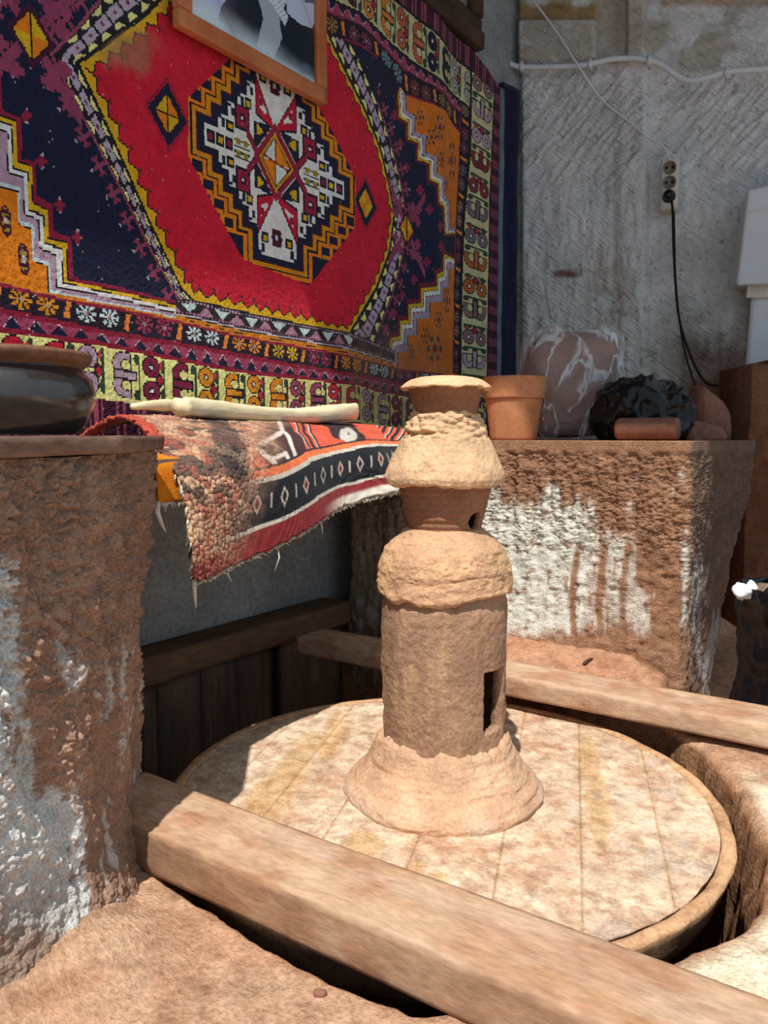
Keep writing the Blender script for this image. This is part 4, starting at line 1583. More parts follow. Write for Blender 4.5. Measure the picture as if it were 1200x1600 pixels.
# ---- central medallion ----------------------------------------------------
octp = [(296, 152), (296, 243), (340, 330), (381, 405), (484, 446), (555, 355), (556, 278), (520, 205), (495, 160), (470, 118), (420, 92), (369, 86), (353, 98), (325, 125)]
mo_ = pip(KPX, KPY, octp) & (lev == 0)
put(mo_, NAVY)
uu = np.where(KY < 0.637, (KY - 0.637) / 0.30, (KY - 0.637) / 0.36) * 475.0
vv = (KZ - 1.5655) / 0.297 * 635.0
au, av = np.abs(uu), np.abs(vv)
rects = [(475, 68), (385, 165), (322, 258), (258, 350), (196, 440), (130, 640)]


def stairs(g, gv=None):
    gv = g * 1.05 if gv is None else gv
    m_ = np.zeros(len(KY), bool)
    for (a, b) in rects:
        m_ |= (au < a + g) & (av < b + gv)
    return m_ & mo_


put(stairs(112), BLACK)
put(stairs(104), ORANGE)
put(stairs(82), BLACK)
put(stairs(72), GOLD)
put(stairs(46), (70, 20, 40))
put(stairs(36), NAVY)
# orange hooks breaking out into the navy corner
for (a, b) in ((500, 175), (436, 270), (372, 362), (310, 455)):
    k1 = (np.abs(au - a - 62) < 13) & (av > b - 12) & (av < b + 78)
    put(k1 & mo_, ORANGE)
    k2 = (np.abs(au - a - 34) < 40) & (np.abs(av - b - 76) < 14)
    put(k2 & mo_, ORANGE)
put(stairs(0), WHITE)
# navy keys biting into the white steps
for (a, b) in ((385, 165), (322, 258), (258, 350), (196, 440), (130, 640)):
    put(mo_ & (au > a - 42) & (au < a - 22) & (av > b - 78) & (av < b - 22), (30, 38, 54))
    put(mo_ & (au > a - 22) & (au < a + 1) & (av > b - 30) & (av < b - 4), (30, 38, 54))
sq = [(310, 110, YEL), (435, 0, CRIM), (375, 0, YEL), (318, 0, CRIM), (188, 300, YEL), (82, 520, YEL)]
for (a, b, c) in sq:
    put(mo_ & (np.abs(au - a) < 24) & (np.abs(av - b) < 34), (22, 28, 40))
    put(mo_ & (np.abs(au - a) < 13) & (np.abs(av - b) < 18), c)
# navy triangles with yellow hearts beside the diamond
for (a0, a1, b0, b1) in ((120, 40, 60, 200),):
    tr = (av > 55 + (au - 130) * -1.5) & (au > 40) & (au < 150) & (av < 230 - (au - 40) * 0.2) & (au / 118 + av / 200 > 1.32)
    put(mo_ & tr, (24, 32, 48))
    put(mo_ & tr & (np.abs(au - 112) < 22) & (np.abs(av - 165) < 34) & (np.abs(av - 165) < (au - 85) * 1.1), YEL)
# hatched hearts left and right
hq = (np.abs(au - 235) < 52) & (av < 70)
put(mo_ & hq & (np.mod(vv, 34) < 13), (40, 60, 60))
put(mo_ & hq & (np.abs(np.mod(au - 183, 52) - 26) < 14) & (np.abs(av - 40) < 20), (150, 130, 30))
# crimson limbs
for (a, b) in ((228, 195),):
    put(mo_ & (np.abs(au - a) < 50) & (np.abs(av - b) < 78), (30, 26, 40))
    put(mo_ & (np.abs(au - a) < 40) & (np.abs(av - b) < 64), (150, 30, 58))
    put(mo_ & (np.abs(au - a) < 17) & (np.abs(av - b) < 26), (60, 20, 40))
    put(mo_ & (np.abs(au - a) < 8) & (np.abs(av - b) < 12), WHITE)
ln = np.abs((av - 0) - (au - 118) * 1.55)
put(mo_ & (au > 108) & (au < 205) & (ln < 36), (30, 26, 40))
put(mo_ & (au > 108) & (au < 205) & (ln < 24), (150, 30, 58))
tri = (au < 138) & (av > 200 + au * 0.42) & (av < 215 + au * 2.25)
put(mo_ & tri, (30, 26, 40))
tri1 = (au < 132) & (av > 212 + au * 0.46) & (av < 208 + au * 2.15)
put(mo_ & tri1, (184, 24, 54))
tri2 = (au > 56) & (au < 112) & (av > 246 + au * 0.62) & (av < 206 + au * 1.72)
put(mo_ & tri2, WHITE)
put(mo_ & tri2 & (au > 88) & (np.abs(av - 350) < 22), CRIM)
# flowers at top and bottom
e = np.hypot(uu / 36, (av - 500) / 68)
put(mo_ & (e < 1.0 + 0.12 * np.cos(6 * np.arctan2(av - 500, uu))), (76, 16, 40))
put(mo_ & (e < 0.28), PALE)
# heart diamond
d = au / 118 + av / 200
put(mo_ & (d < 1.30), (150, 32, 60))
put(mo_ & (d < 1.06), BLACK)
put(mo_ & (d < 1.0), GOLD)
put(mo_ & (d < 0.84), BLACK)
put(mo_ & (d < 0.78) & (au > 4) & (uu * vv < 0), (214, 222, 216))
put(mo_ & (d < 0.78) & (au > 4) & (uu * vv > 0), ORANGE)
put(mo_ & (d < 0.78) & (np.abs(vv - uu * -0.25) < 9), (150, 60, 30))

# ---- small star motifs in the navy field ------------------------------------
for (cx_, cy_, s_) in ((50, 55, 1.0), (635, 358, 1.0)):
    c = onx(cx_, cy_, XC)
    u = (KY - c[1])
    v = (KZ - c[2])
    d = np.abs(u) / 0.05 + np.abs(v) / 0.06
    mN = (lev == 0) & ~mr
    for sgn in (-1, 1):
        arm = (np.abs(u * 0.06 / 0.05 - sgn * v) < 0.018) & (np.abs(u) < 0.13)
        put(mN & arm, (140, 60, 90))
    for (hx, hy) in ((0.08, 0.045), (0.045, 0.09), (0.085, 0.095)):
        put(mN & (np.abs(np.abs(u) - hx) < 0.011) & (np.abs(np.abs(v) - hy) < 0.02), (140, 60, 90))
        put(mN & (np.abs(np.abs(u) - hx) < 0.024) & (np.abs(np.abs(v) - hy) < 0.008), (140, 60, 90))
    put(mN & (d < 1.2), (70, 20, 50))
    put(mN & (d < 1.0), BLACK)
    put(mN & (d < 0.92) & (np.abs(u) > 0.003) & (u * v > 0), YEL)
    put(mN & (d < 0.92) & (np.abs(u) > 0.003) & (u * v < 0), ORANGE)
# crimson scroll scatter in the upper left field
mN = hook & ~inl
sc = fbm(np.stack([KY * 1.0, KZ * 1.0, 0 * KY], 1), 30, 2, 511)
dgl = np.mod(KY * 0.8 + KZ * 1.0, 0.05)
cdi = onx(50, 55, XC)
far = (np.abs(KY - cdi[1]) / 0.05 + np.abs(KZ - cdi[2]) / 0.06) > 1.5
put(mN & far & (sc > 0.20) & (np.mod(KY + KZ * 0.6, 0.035) < 0.022), (128, 52, 78))

# dust and fading: right lower corner and random knots
P3 = np.stack([KY, KZ, 0 * KY], 1)
dust = smooth(520, 560, KPX) * smooth(720, 640, KPX) * smooth(480, 560, KPY + 30 * fbm(P3, 8, 3, 520))
dk = (0.45 * np.clip(dust, 0, 1) * (0.6 + 0.4 * smooth(-0.2, 0.3, fbm(P3, 20, 3, 521))))[:, None]
paint = paint * (1 - dk) + lin((120, 100, 84)) * dk
paint = paint * (1 + 0.22 * (RNG.random(len(paint)) - 0.5))[:, None]
paint = paint * (1 + 0.12 * fbm(P3, 12, 3, 522))[:, None]
fleck = RNG.random(len(paint)) > 0.9975
paint[fleck] = paint[fleck] * 0.4 + lin((200, 190, 170)) * 0.5

GY, GZ = np.meshgrid(gy, gz, indexing='ij')
GX = np.full(GY.shape, XC)
Pg = np.stack([GY.ravel(), GZ.ravel(), 0 * GY.ravel()], 1)
wave = 0.010 * fbm(Pg * [1.3, 0.5, 1], 1, 2, 530) + 0.012 * np.exp(-((Pg[:, 0] - 1.62) / 0.10) ** 2) - 0.010 * np.exp(-((Pg[:, 0] - 1.80) / 0.10) ** 2)
GX = GX.ravel() + wave + 0.0022 * RNG.random(GX.size)
V = np.stack([GX, GY.ravel(), GZ.ravel()], 1)
Fc = grid_faces(nY + 1, nZ + 1)
keep = KZ < T4
carpet = thing('hanging_carpet', (XC, 0.8, Z0C), 'large red and navy knotted medallion carpet hanging on the wall', 'carpet')
pile = mesh_obj('pile', V, Fc[keep], m_carpet, carpet, fcol=np.clip(paint[keep] * 1.22, 0.004, 0.88))
# woven backing sheet gives the carpet its thickness
V, Fc = box_vf((XC - 0.022, Y0C, Z0C), (XC - 0.012, Y1C, 2.33), (1, 20, 10))
mesh_obj('backing', V, Fc, m_navy, carpet)
V, Fc = box_vf((XC - 0.016, 2.205, 0.70), (XC + 0.012, 2.235, 2.33), (2, 3, 40))
V[:, 0] += 0.004 * fbm(V, 9, 2, 541)
mesh_obj('selvedge', V, Fc, m_paleedge, carpet)

# dark blue cloth hanging edge-on beside the carpet
V, Fc = box_vf((XC - 0.02, 2.240, 0.69), (XC + 0.004, 2.375, 2.37), (2, 10, 60))
V[:, 0] += 0.006 * fbm(V * [1, 3, 0.6], 6, 2, 545)
V[:, 0] += 0.02 * smooth(2.25, 2.37, V[:, 1])
nr = mesh_obj('navy_runner', V, Fc, m_navy, origin=(XC, 2.31, 0.69))
tag(nr, 'narrow dark blue cloth hanging in the corner beside the carpet', 'cloth')

# ==================================================================== FRAMED PHOTOGRAPH
XF = -0.945
pic = thing('picture_frame', (XF, 0.52, 1.79), 'wooden framed photograph hanging high on the red carpet', 'picture')
fy0, fy1, fz0, fz1 = 0.203, 0.836, 1.792, 2.30
fwid = 0.050
for nm, lo, hi in (('frame_rail', (XF - 0.032, fy0, fz0), (XF, fy1, fz0 + fwid)), ('frame_rail', (XF - 0.032, fy0, fz1 - fwid), (XF, fy1, fz1)),
                   ('frame_stile', (XF - 0.032, fy0, fz0 + fwid), (XF, fy0 + fwid, fz1 - fwid)), ('frame_stile', (XF - 0.032, fy1 - fwid, fz0 + fwid), (XF, fy1, fz1 - fwid))):
    V, Fc = plank_mesh(lo, hi, (6, 24, 24), 0.006, 0.0006, 7, (10, 10, 10))
    mesh_obj(nm, V, Fc, m_frame, pic)
ny_, nz2 = 180, 130
yy = np.linspace(fy0 + fwid, fy1 - fwid, ny_ + 1)
zz = np.linspace(fz0 + fwid, fz1 - fwid, nz2 + 1)
YY, ZZ = np.meshgrid(yy, zz, indexing='ij')
V = np.stack([np.full(YY.size, XF - 0.016), YY.ravel(), ZZ.ravel()], 1)
Cy, Cz = np.meshgrid(0.5 * (yy[1:] + yy[:-1]), 0.5 * (zz[1:] + zz[:-1]), indexing='ij')
Cy, Cz = Cy.ravel(), Cz.ravel()
qx, qy = proj(np.stack([np.full(Cy.size, XF - 0.016), Cy, Cz], 1))
pc = np.tile(lin((36, 46, 56)), (len(Cy), 1))


def pblend(mask, c):
    global pc
    mask = np.clip(mask, 0, 1)[:, None]
    pc = pc * (1 - mask) + lin(c) * mask


wob = 4 * fbm(np.stack([Cy, Cz, 0 * Cy], 1), 14, 3, 551)
pblend(smooth(372, 340, qx + wob + (qy - 20) * 0.4), (196, 214, 248))
dark1 = pip(qx + wob, qy + wob, [(338, 30), (348, 8), (370, -20), (386, -8), (400, 18), (402, 40), (396, 62), (370, 48)])
pblend(dark1 * 0.9, (40, 48, 58))
vess = pip(qx + wob, qy + wob, [(398, -30), (412, 30), (400, 70), (428, 88), (440, 60), (436, 20), (430, -30)])
pblend(vess * 0.85, (190, 198, 206))
hand = pip(qx + wob, qy + wob, [(400, -20), (425, 6), (446, 42), (452, 28), (444, 14), (452, 2), (450, -30)])
pblend(hand * 0.9, (234, 238, 242))
pblend(hand * (np.mod(qx * 0.8 + qy, 9) < 2) * 0.6, (120, 126, 134))
slv = pip(qx + wob, qy + wob, [(450, -30), (450, 22), (470, 38), (487, 44), (492, 8), (480, -30)])
pblend(slv * 0.9, (214, 226, 246))
pblend(pip(qx, qy, [(470, -30), (492, -30), (492, 6), (476, 4)]) * 0.8, (40, 50, 80))
glow = (Cz - (fz0 + fwid)) / 0.30
pblend(smooth(0.36, 0.0, glow + 0.25 * (Cy - fy0) + 0.01 * wob) * smooth(0.80, 0.45, (Cy - fy0)) * 0.9, (240, 250, 255))
pblend(smooth(0.10, 0.0, glow) * 0.7, (214, 240, 252))
pblend(smooth(12, 5, np.hypot(qx - 476, (qy - 108))) * 0.5, (110, 134, 158))
mesh_obj('photograph', V, grid_faces(ny_ + 1, nz2 + 1), m_print, pic, fcol=np.clip(pc, 0.004, 0.9))  # print's own tones, whites raised to include sky reflection on the glass
V, Fc = box_vf((XF - 0.013, fy0 + fwid - 0.004, fz0 + fwid - 0.004), (XF - 0.0105, fy1 - fwid + 0.004, fz1 - fwid + 0.004))
mesh_obj('glass', V, Fc, m_glass, pic, smoothed=False)
V, Fc = box_vf((XF - 0.040, fy0 + 0.01, fz0 + 0.01), (XF - 0.030, fy1 - 0.01, fz1 - 0.01))
mesh_obj('back_panel', V, Fc, m_brownwood, pic, smoothed=False)

# ==================================================================== WINDOW ABOVE THE CARPET
wn = bpy.data.objects.new('window_1', None)
COL.objects.link(wn)
wn.location = (-1.03, 1.9, 2.45)
tag(wn, 'dark wooden window frame above the carpet', kind='structure')
for nm, lo, hi in (('sill', (-1.04, 0.9, 2.425), (-0.985, 2.02, 2.50)), ('frame_rail', (-1.04, 0.9, 2.50), (-1.0, 2.02, 2.56)), ('frame_stile', (-1.04, 1.94, 2.56), (-0.99, 2.02, 3.05)),
                   ('frame_stile', (-1.04, 1.62, 2.56), (-1.0, 1.70, 3.05)), ('frame_rail', (-1.04, 0.9, 3.02), (-1.0, 2.02, 3.10))):
    V, Fc = plank_mesh(lo, hi, (2, 20, 6), 0.006, 0.002, 9, (10, 3, 10))
    mesh_obj(nm, V, Fc, m_brownwood, wn)
V, Fc = box_vf((-1.032, 0.92, 2.56), (-1.028, 1.94, 3.02))
mesh_obj('pane', V, Fc, m_glass, wn, smoothed=False)

# ==================================================================== KILIM RUG ON THE BENCH
na, nt_ = 380, 260
aa = np.linspace(0, 1, na)
tt = np.linspace(0, 1, nt_)
AA, TT = np.meshgrid(aa, tt, indexing='ij')
hemx = [(291, 903), (300, 905), (330, 897), (370, 880), (430, 850), (480, 818), (540, 790), (580, 778), (620, 768), (690, 752)]
hem3 = resample(np.array([onx(px_, py_, -0.395) for px_, py_ in hemx]), na)
ztop = np.interp(aa, [0, 0.3, 0.7, 1.0], [0.748, 0.748, 0.742, 0.738])
V = np.zeros((na, nt_, 3))
yl = np.interp(tt, [0, 0.25, 0.45, 0.60, 0.68, 1.0], [-0.13, -0.17, -0.22, -0.27, -0.285, hem3[0, 1]])
for i in range(na):
    zt, hp = ztop[i], hem3[i]
    zbm = hp[2]
    prof = spline([(-0.975, zt - 0.004), (-0.85, zt - 0.006), (-0.70, zt - 0.022), (-0.58, zt - 0.040), (-0.49, zt - 0.062), (-0.435, zt - 0.105), (-0.412, zt - 0.165), (-0.400, (zt - 0.165) * 0.45 + zbm * 0.55), (-0.392, zbm)], 80)
    pr = resample(prof, nt_)
    V[i, :, 0] = pr[:, 0]
    V[i, :, 2] = pr[:, 1]
    V[i, :, 1] = yl + (hp[1] - hem3[0, 1]) * (0.90 - yl) / (0.90 - hem3[0, 1]) if False else yl + aa[i] * (np.interp(tt, [0, 0.5, 1], [0.905, 0.905, hem3[-1, 1]]) - yl)
    V[i, -1, 1] = V[i, -1, 1]
# the left end is lifted in an arch behind the pier board
lift = np.exp(-(AA / 0.09) ** 2)
arch = np.interp(TT, [0, 0.10, 0.22, 0.34, 0.46, 0.56, 0.62, 1.0], [-0.060, -0.030, 0.0, 0.012, 0.0, -0.022, -0.030, 0.0])
V[:, :, 2] += lift * arch
V = V.reshape(-1, 3)
PX, PY = proj(V)
Pn = V.copy()
folds = 0.010 * np.sin(V[:, 1] * 17 + 1.2) * smooth(0.45, 1.0, TT.ravel()) + 0.012 * fbm(V * [1, 1, 0.4], 5, 3, 601)
bulge = 0.012 * np.exp(-((V[:, 1] - 0.35) / 0.10) ** 2) * smooth(0.2, 0.6, TT.ravel())
V[:, 0] += folds * smooth(0.25, 0.6, TT.ravel())
V[:, 2] += bulge * 0.6 + 0.006 * fbm(V, 7, 3, 602)
knm = smooth(430, 360, PX + 0.35 * (PY - 760) + 25 * fbm(V, 9, 3, 603))          # knotted, lumpy left end
f1, f2 = worley(V, 135, 61)
rib = np.sin(V[:, 1] * 0 + (AA.ravel() * 0 + V[:, 2] * 900 - V[:, 0] * 900))
nrm = np.stack([smooth(0.2, 0.6, TT.ravel()), 0 * V[:, 1], 1 - smooth(0.2, 0.7, TT.ravel()) * 0.9], 1)
V += nrm * (knm * (0.55 - f1) * 0.010 + (1 - knm) * 0.0008 * rib)[:, None]
rc = np.tile(lin((212, 92, 66)), (len(V), 1))


def rb(mask, c):
    global rc
    mask = np.clip(mask, 0, 1).astype(float)[:, None]
    rc = rc * (1 - mask) + lin(c) * mask


nR = fbm(V, 10, 3, 610)
rc = rc * (1 + 0.2 * nR)[:, None]
DK = (34, 36, 42)
# navy border band with white motifs near the hem, running the length
hem = (TT.ravel() - 1.0)
bandt = np.interp(AA.ravel(), [0, 0.35, 0.6, 1], [0.80, 0.80, 0.79, 0.77])
bandb = np.interp(AA.ravel(), [0, 0.35, 0.6, 1], [0.93, 0.93, 0.925, 0.92])
bt = (TT.ravel() - bandt) / (bandb - bandt)
inb = (bt > 0) & (bt < 1)
rb(inb, DK)
rb((np.abs(bt) < 0.06), (206, 196, 180))
rb((np.abs(bt - 1) < 0.05), (206, 196, 180))
fb = np.mod(AA.ravel() * 13, 1.0)
e = np.abs(fb - 0.5) / 0.17 + np.abs(bt - 0.5) / 0.24
rb(inb & (e < 1) & (e > 0.6), (186, 172, 160))
rb(inb & (e < 0.6) & (e > 0.3) & (np.mod(np.floor(AA.ravel() * 13), 2) == 0), (160, 62, 56))
rb(inb & (np.abs(np.mod(fb + 0.5, 1) - 0.5) < 0.04) & (np.abs(bt - 0.5) < 0.16), (186, 176, 164))
rb(bt > 1.04, (138, 48, 50))
rb(smooth(0.960, 0.975, TT.ravel()) * smooth(0.40, 0.55, AA.ravel()), (222, 212, 196))
rb((bt > -0.22) & (bt < -0.06), (232, 120, 70))
rb((bt > -0.30) & (bt < -0.24), DK)
# dark figures in the orange field
up_ = bt < -0.3
fig = pip(PX, PY, [(396, 668), (440, 656), (470, 690), (486, 748), (440, 770), (424, 742), (398, 712)]) & up_
rb(fig * 0.92, DK)
for pts in ([(400, 700), (440, 682)], [(436, 668), (448, 690), (462, 738)], [(398, 704), (424, 728), (434, 752)], [(420, 720), (440, 712), (452, 742)]):
    dd, _, _ = polydist(PX, PY, pts)
    rb(smooth(4.0, 2.0, dd) * up_, (222, 214, 200))
fig2 = pip(PX, PY, [(452, 664), (484, 664), (508, 718), (520, 740), (498, 740), (478, 704)]) & up_
rb(fig2 * (np.mod((PX - 0.55 * PY), 9) < 5) * 0.95, DK)
rb(fig2 * (np.mod((PX - 0.55 * PY), 18) < 2) * 0.9, (206, 196, 180))
fig3 = pip(PX, PY, [(500, 664), (548, 662), (556, 676), (566, 686), (562, 712), (546, 716), (536, 694), (520, 690)]) & up_
rb(fig3 * 0.95, DK)
rb(smooth(7, 4, np.abs(np.hypot(PX - 541, PY - 686) - 7)) * fig3 * 0.8, (216, 210, 200))
fig4 = pip(PX, PY, [(582, 664), (640, 676), (640, 730), (604, 690)]) & up_
rb(fig4 * (np.mod(PX + 0.6 * PY, 11) < 6), DK)
rb(fig4 * (np.mod(PX + 0.6 * PY, 22) < 2.2), (206, 196, 180))
fig5 = pip(PX, PY, [(350, 660), (392, 652), (400, 664), (380, 690), (360, 680)]) & up_
rb(fig5 * 0.8, DK)
# knotted left end: beige, black and coral tufts
cellid = fbm(V, 48, 2, 620)
kk = knm * 0.95
rb(kk, (176, 138, 112))
rb(kk * smooth(0.05, 0.16, fbm(V, 16, 2, 622)) * 0.8, (74, 64, 62))
rb(kk * smooth(0.45, 0.75, f1) * 0.8, (50, 40, 38))  # crevice shade between the tufts, painted as dark colour
rb(kk * smooth(-0.12, -0.22, cellid), (206, 166, 132))
rb(0.6 * kk * smooth(0.12, 0.25, fbm(V, 40, 2, 621)), (176, 92, 72))
dband = kk * smooth(18, 8, np.abs(PX - (330 + (PY - 640) * 0.45)) - 6 + 10 * nR) * smooth(820, 780, PY)
rb(dband * 0.75, (48, 46, 52))
rb(knm * (TT.ravel() > 0.95) * 0.8, (136, 62, 56))
# red binding on the lifted left edge
rb(smooth(0.030, 0.018, AA.ravel()) * smooth(0.62, 0.55, TT.ravel()), (186, 80, 60))
rc = rc * (1 + 0.15 * (RNG.random(len(rc)) - 0.5))[:, None]
rug = thing('draped_rug', (-0.75, 0.25, 0.66), 'orange and black kilim rug draped over the bench, its hem hanging down', 'rug')
o = mesh_obj('weave', V, grid_faces(na, nt_), m_rug, rug, col=np.clip(rc, 0.005, 0.85))
sm = o.modifiers.new('thickness', 'SOLIDIFY')
sm.thickness = 0.009
sm.offset = -1 if True else 1
Vr = V.reshape(na, nt_, 3)
# white fringe along the hem
parts = []
for i in range(6, na - 2, 2):
    p = Vr[i, -1]
    ln_ = random.uniform(0.005, 0.012)
    if random.random() < 0.02:
        ln_ = random.uniform(0.03, 0.06)
    q = [p, p + np.array([0.004, random.uniform(-0.006, 0.006), -ln_ * 0.5]), p + np.array([0.003, random.uniform(-0.012, 0.012), -ln_])]
    parts.append(tube(q, [0.0028, 0.0022, 0.001], 5))
for k in range(46):
    p = Vr[2, int(nt_ * random.uniform(0.55, 1.0)) - 1]
    q = [p, p + np.array([0.006, -0.006, -0.006]), p + np.array([0.006, -random.uniform(0.006, 0.014), -random.uniform(0.01, 0.02)])]
    parts.append(tube(q, [0.003, 0.0025, 0.001], 5))
p = Vr[3, -1]
parts.append(tube([p, p + np.array([0.003, 0.0, -0.03]), p + np.array([0.0, 0.004, -0.055])], [0.006, 0.004, 0.002], 6))
V, Fc = join(parts)
fo = mesh_obj('fringe', V, Fc, m_fringe, rug)
tag(fo, 'frayed pale fringe', kind='stuff')

# orange cloth under the rug, with its fringe
oc = thing('orange_cloth', (-0.45, -0.2, 0.6), 'small orange woven cloth with white fringe showing under the rug beside the pier', 'cloth')
na2, nt2 = 40, 50
A2, T2_ = np.meshgrid(np.linspace(0, 1, na2), np.linspace(0, 1, nt2), indexing='ij')
pr = resample(spline([(-0.62, 0.6585), (-0.52, 0.6585), (-0.468, 0.652), (-0.452, 0.63), (-0.446, onx(262, 784, -0.446)[2])], 40), nt2)
V = np.stack([np.broadcast_to(pr[None, :, 0], A2.shape).ravel(), (-0.325 + A2 * 0.20).ravel(), np.broadcast_to(pr[None, :, 1], A2.shape).ravel()], 1)
V[:, 0] += 0.005 * np.sin(V[:, 1] * 40) * T2_.ravel()
o = mesh_obj('weave', V, grid_faces(na2, nt2), m_orangecloth, oc)
sm = o.modifiers.new('thickness', 'SOLIDIFY')
sm.thickness = 0.006
parts = []
Vr2 = V.reshape(na2, nt2, 3)
for i in range(na2):
    for k in range(2):
        p = Vr2[i, -1] + np.array([0, random.uniform(-0.004, 0.004), 0.003])
        L = random.uniform(0.01, 0.022)
        parts.append(tube([p, p + np.array([0.004, 0.002, -L / 2]), p + np.array([0.003, random.uniform(-0.006, 0.006), -L])], [0.003, 0.0026, 0.001], 5))
p = onx(246, 785, -0.425)
parts.append(tube([p, onx(245, 800, -0.42), onx(252, 818, -0.42), onx(259, 831, -0.42)], [0.006, 0.006, 0.004, 0.0015], 6))
V, Fc = join(parts)
fo = mesh_obj('fringe', V, Fc, m_fringe, oc)
tag(fo, 'white cotton fringe', kind='stuff')


# ==================================================================== CREAM ROLLS ON THE RUG
def flatroll(name, pts, hw, hh, label, seed, open_end=False):
    n = 90
    P = spline(pts, n)
    s = np.linspace(0, 1, n)
    wv = np.interp(s, np.linspace(0, 1, len(hw)), hw)
    hv = np.interp(s, np.linspace(0, 1, len(hh)), hh)
    T = np.gradient(P, axis=0)
    T /= np.linalg.norm(T, axis=1, keepdims=True)
    upv = np.array([0, 0, 1.0])
    Sd = np.cross(T, upv)
    Sd /= np.linalg.norm(Sd, axis=1, keepdims=True)
    th_ = np.linspace(0, 2 * math.pi, 40, endpoint=False)
    # slightly squared section with a furrow along the top
    cx_ = np.sign(np.cos(th_)) * np.abs(np.cos(th_)) ** 0.8
    sz_ = np.sign(np.sin(th_)) * np.abs(np.sin(th_)) ** 0.8 - 0.35 * np.exp(-((th_ - math.pi / 2) / 0.35) ** 2)
    V = P[:, None, :] + wv[:, None, None] * cx_[None, :, None] * Sd[:, None, :] + hv[:, None, None] * sz_[None, :, None] * upv
    V = V.reshape(-1, 3)
    V += (0.003 * fbm(V * [1, 0.4, 1], 30, 3, seed))[:, None] * np.array([0.6, 0, 1])
    Fl = [tuple(f) for f in grid_faces(n, 40)]
    for i in range(n - 1):
        Fl.append((i * 40 + 39, (i + 1) * 40 + 39, (i + 1) * 40, i * 40))
    Fl.append(tuple(range(40)))
    Fl.append(tuple(reversed(range((n - 1) * 40, n * 40))))
    o = mesh_obj(name, V, Fl, m_cream, origin=P[n // 2])
    tag(o, label, 'cloth', 'cream rolls on the rug')
    return o


XR1 = -0.74
pts = [onx(x_, y_, XR1) for x_, y_ in ((282, 634), (340, 641), (400, 647), (450, 649), (500, 647), (548, 642))]
flatroll('cream_roll', pts, [0.034, 0.042, 0.040, 0.038, 0.044, 0.034], [0.024, 0.025, 0.023, 0.022, 0.026, 0.030], 'long flattened cream roll lying on the rug, the nearer of two', 701)
XR2 = -0.86
pts = [onx(x_, y_, XR2) for x_, y_ in ((208, 634), (250, 633), (300, 637), (340, 642))]
flatroll('cream_roll', pts, [0.012, 0.03, 0.03, 0.03], [0.008, 0.016, 0.018, 0.016], 'short cream roll half hidden behind the longer one on the rug', 702)

# ==================================================================== TOP BOARD AND BOWL ON THE PIER
front_ = resample([(0.0, -1.35), (-0.095, -0.85), (-0.185, -0.605), (-0.392, -0.352)], 120)
rows_ = []
for q, zq in ((0.30, 0.674), (0.0, 0.674), (-0.002, 0.680), (-0.002, 0.692), (0.0, 0.699), (0.012, 0.6995), (0.06, 0.6995), (0.15, 0.6995), (0.30, 0.6995)):
    rr = np.stack([front_[:, 0] - q * 0.95, front_[:, 1] - q * 0.10, np.full(120, zq)], 1)
    rows_.append(rr)
V = np.stack(rows_, 1).reshape(-1, 3)
ce_ = np.array([0.8, 0.6, 0])
V += ce_ * (0.004 * fbm(V * [1, 1, 3], 20, 3, 715))[:, None]
V[:, 2] += 0.0015 * fbm(V, 14, 3, 716)
nr_ = len(rows_)
Fc = [tuple(f) for f in grid_faces(120, nr_)] + [tuple(range(nr_)), tuple(reversed(range(119 * nr_, 120 * nr_)))]
for i in range(119):
    Fc.append((i * nr_, i * nr_ + nr_ - 1, (i + 1) * nr_ + nr_ - 1, (i + 1) * nr_))
ob = mesh_obj('pier_board', V, Fc, m_topboard, origin=(-0.4, -0.8, 0.674))
tag(ob, 'mud-stained wooden board lying on top of the left pier', 'board')
# bowl
bc = None
D_ = 1.22
pc_ = CAM + ray(4, 670) * D_
bx, by = pc_[0], pc_[1]
mp_ = D_ / F
z0 = 0.7015
r_ = 139 * mp_
hgt = 128 * mp_
bowl = thing('glazed_bowl', (bx, by, z0), 'black glazed round-bellied bowl standing on the left pier', 'bowl')
pr = [(0.01, 0.003), (0.70 * r_, 0.0), (0.78 * r_, 0.02 * hgt), (0.86 * r_, 0.10 * hgt), (0.95 * r_, 0.25 * hgt), (1.0 * r_, 0.42 * hgt), (0.995 * r_, 0.55 * hgt), (0.96 * r_, 0.66 * hgt), (0.90 * r_, 0.75 * hgt), (0.87 * r_, 0.79 * hgt), (0.86 * r_, 0.83 * hgt),
      (0.80 * r_, 0.83 * hgt), (0.84 * r_, 0.7 * hgt), (0.92 * r_, 0.45 * hgt), (0.85 * r_, 0.2 * hgt), (0.5 * r_, 0.06 * hgt), (0.01, 0.05 * hgt)]
V, Fc = lathe(spline(pr, 90), 140, (bx, by, z0))
mesh_obj('body', V, Fc, m_glaze, bowl)
pr = [(0.80 * r_, 0.80 * hgt), (0.87 * r_, 0.80 * hgt), (0.90 * r_, 0.83 * hgt), (0.955 * r_, 0.88 * hgt), (0.975 * r_, 0.93 * hgt), (0.97 * r_, 0.97 * hgt), (0.93 * r_, 1.0 * hgt), (0.85 * r_, 0.98 * hgt), (0.80 * r_, 0.92 * hgt), (0.80 * r_, 0.80 * hgt)]
V, Fc = lathe(spline(pr, 50), 140, (bx, by, z0))
V[:, 2] += 0.002 * fbm(V, 14, 3, 720)
mesh_obj('rim', V, Fc, m_glazerim, bowl)

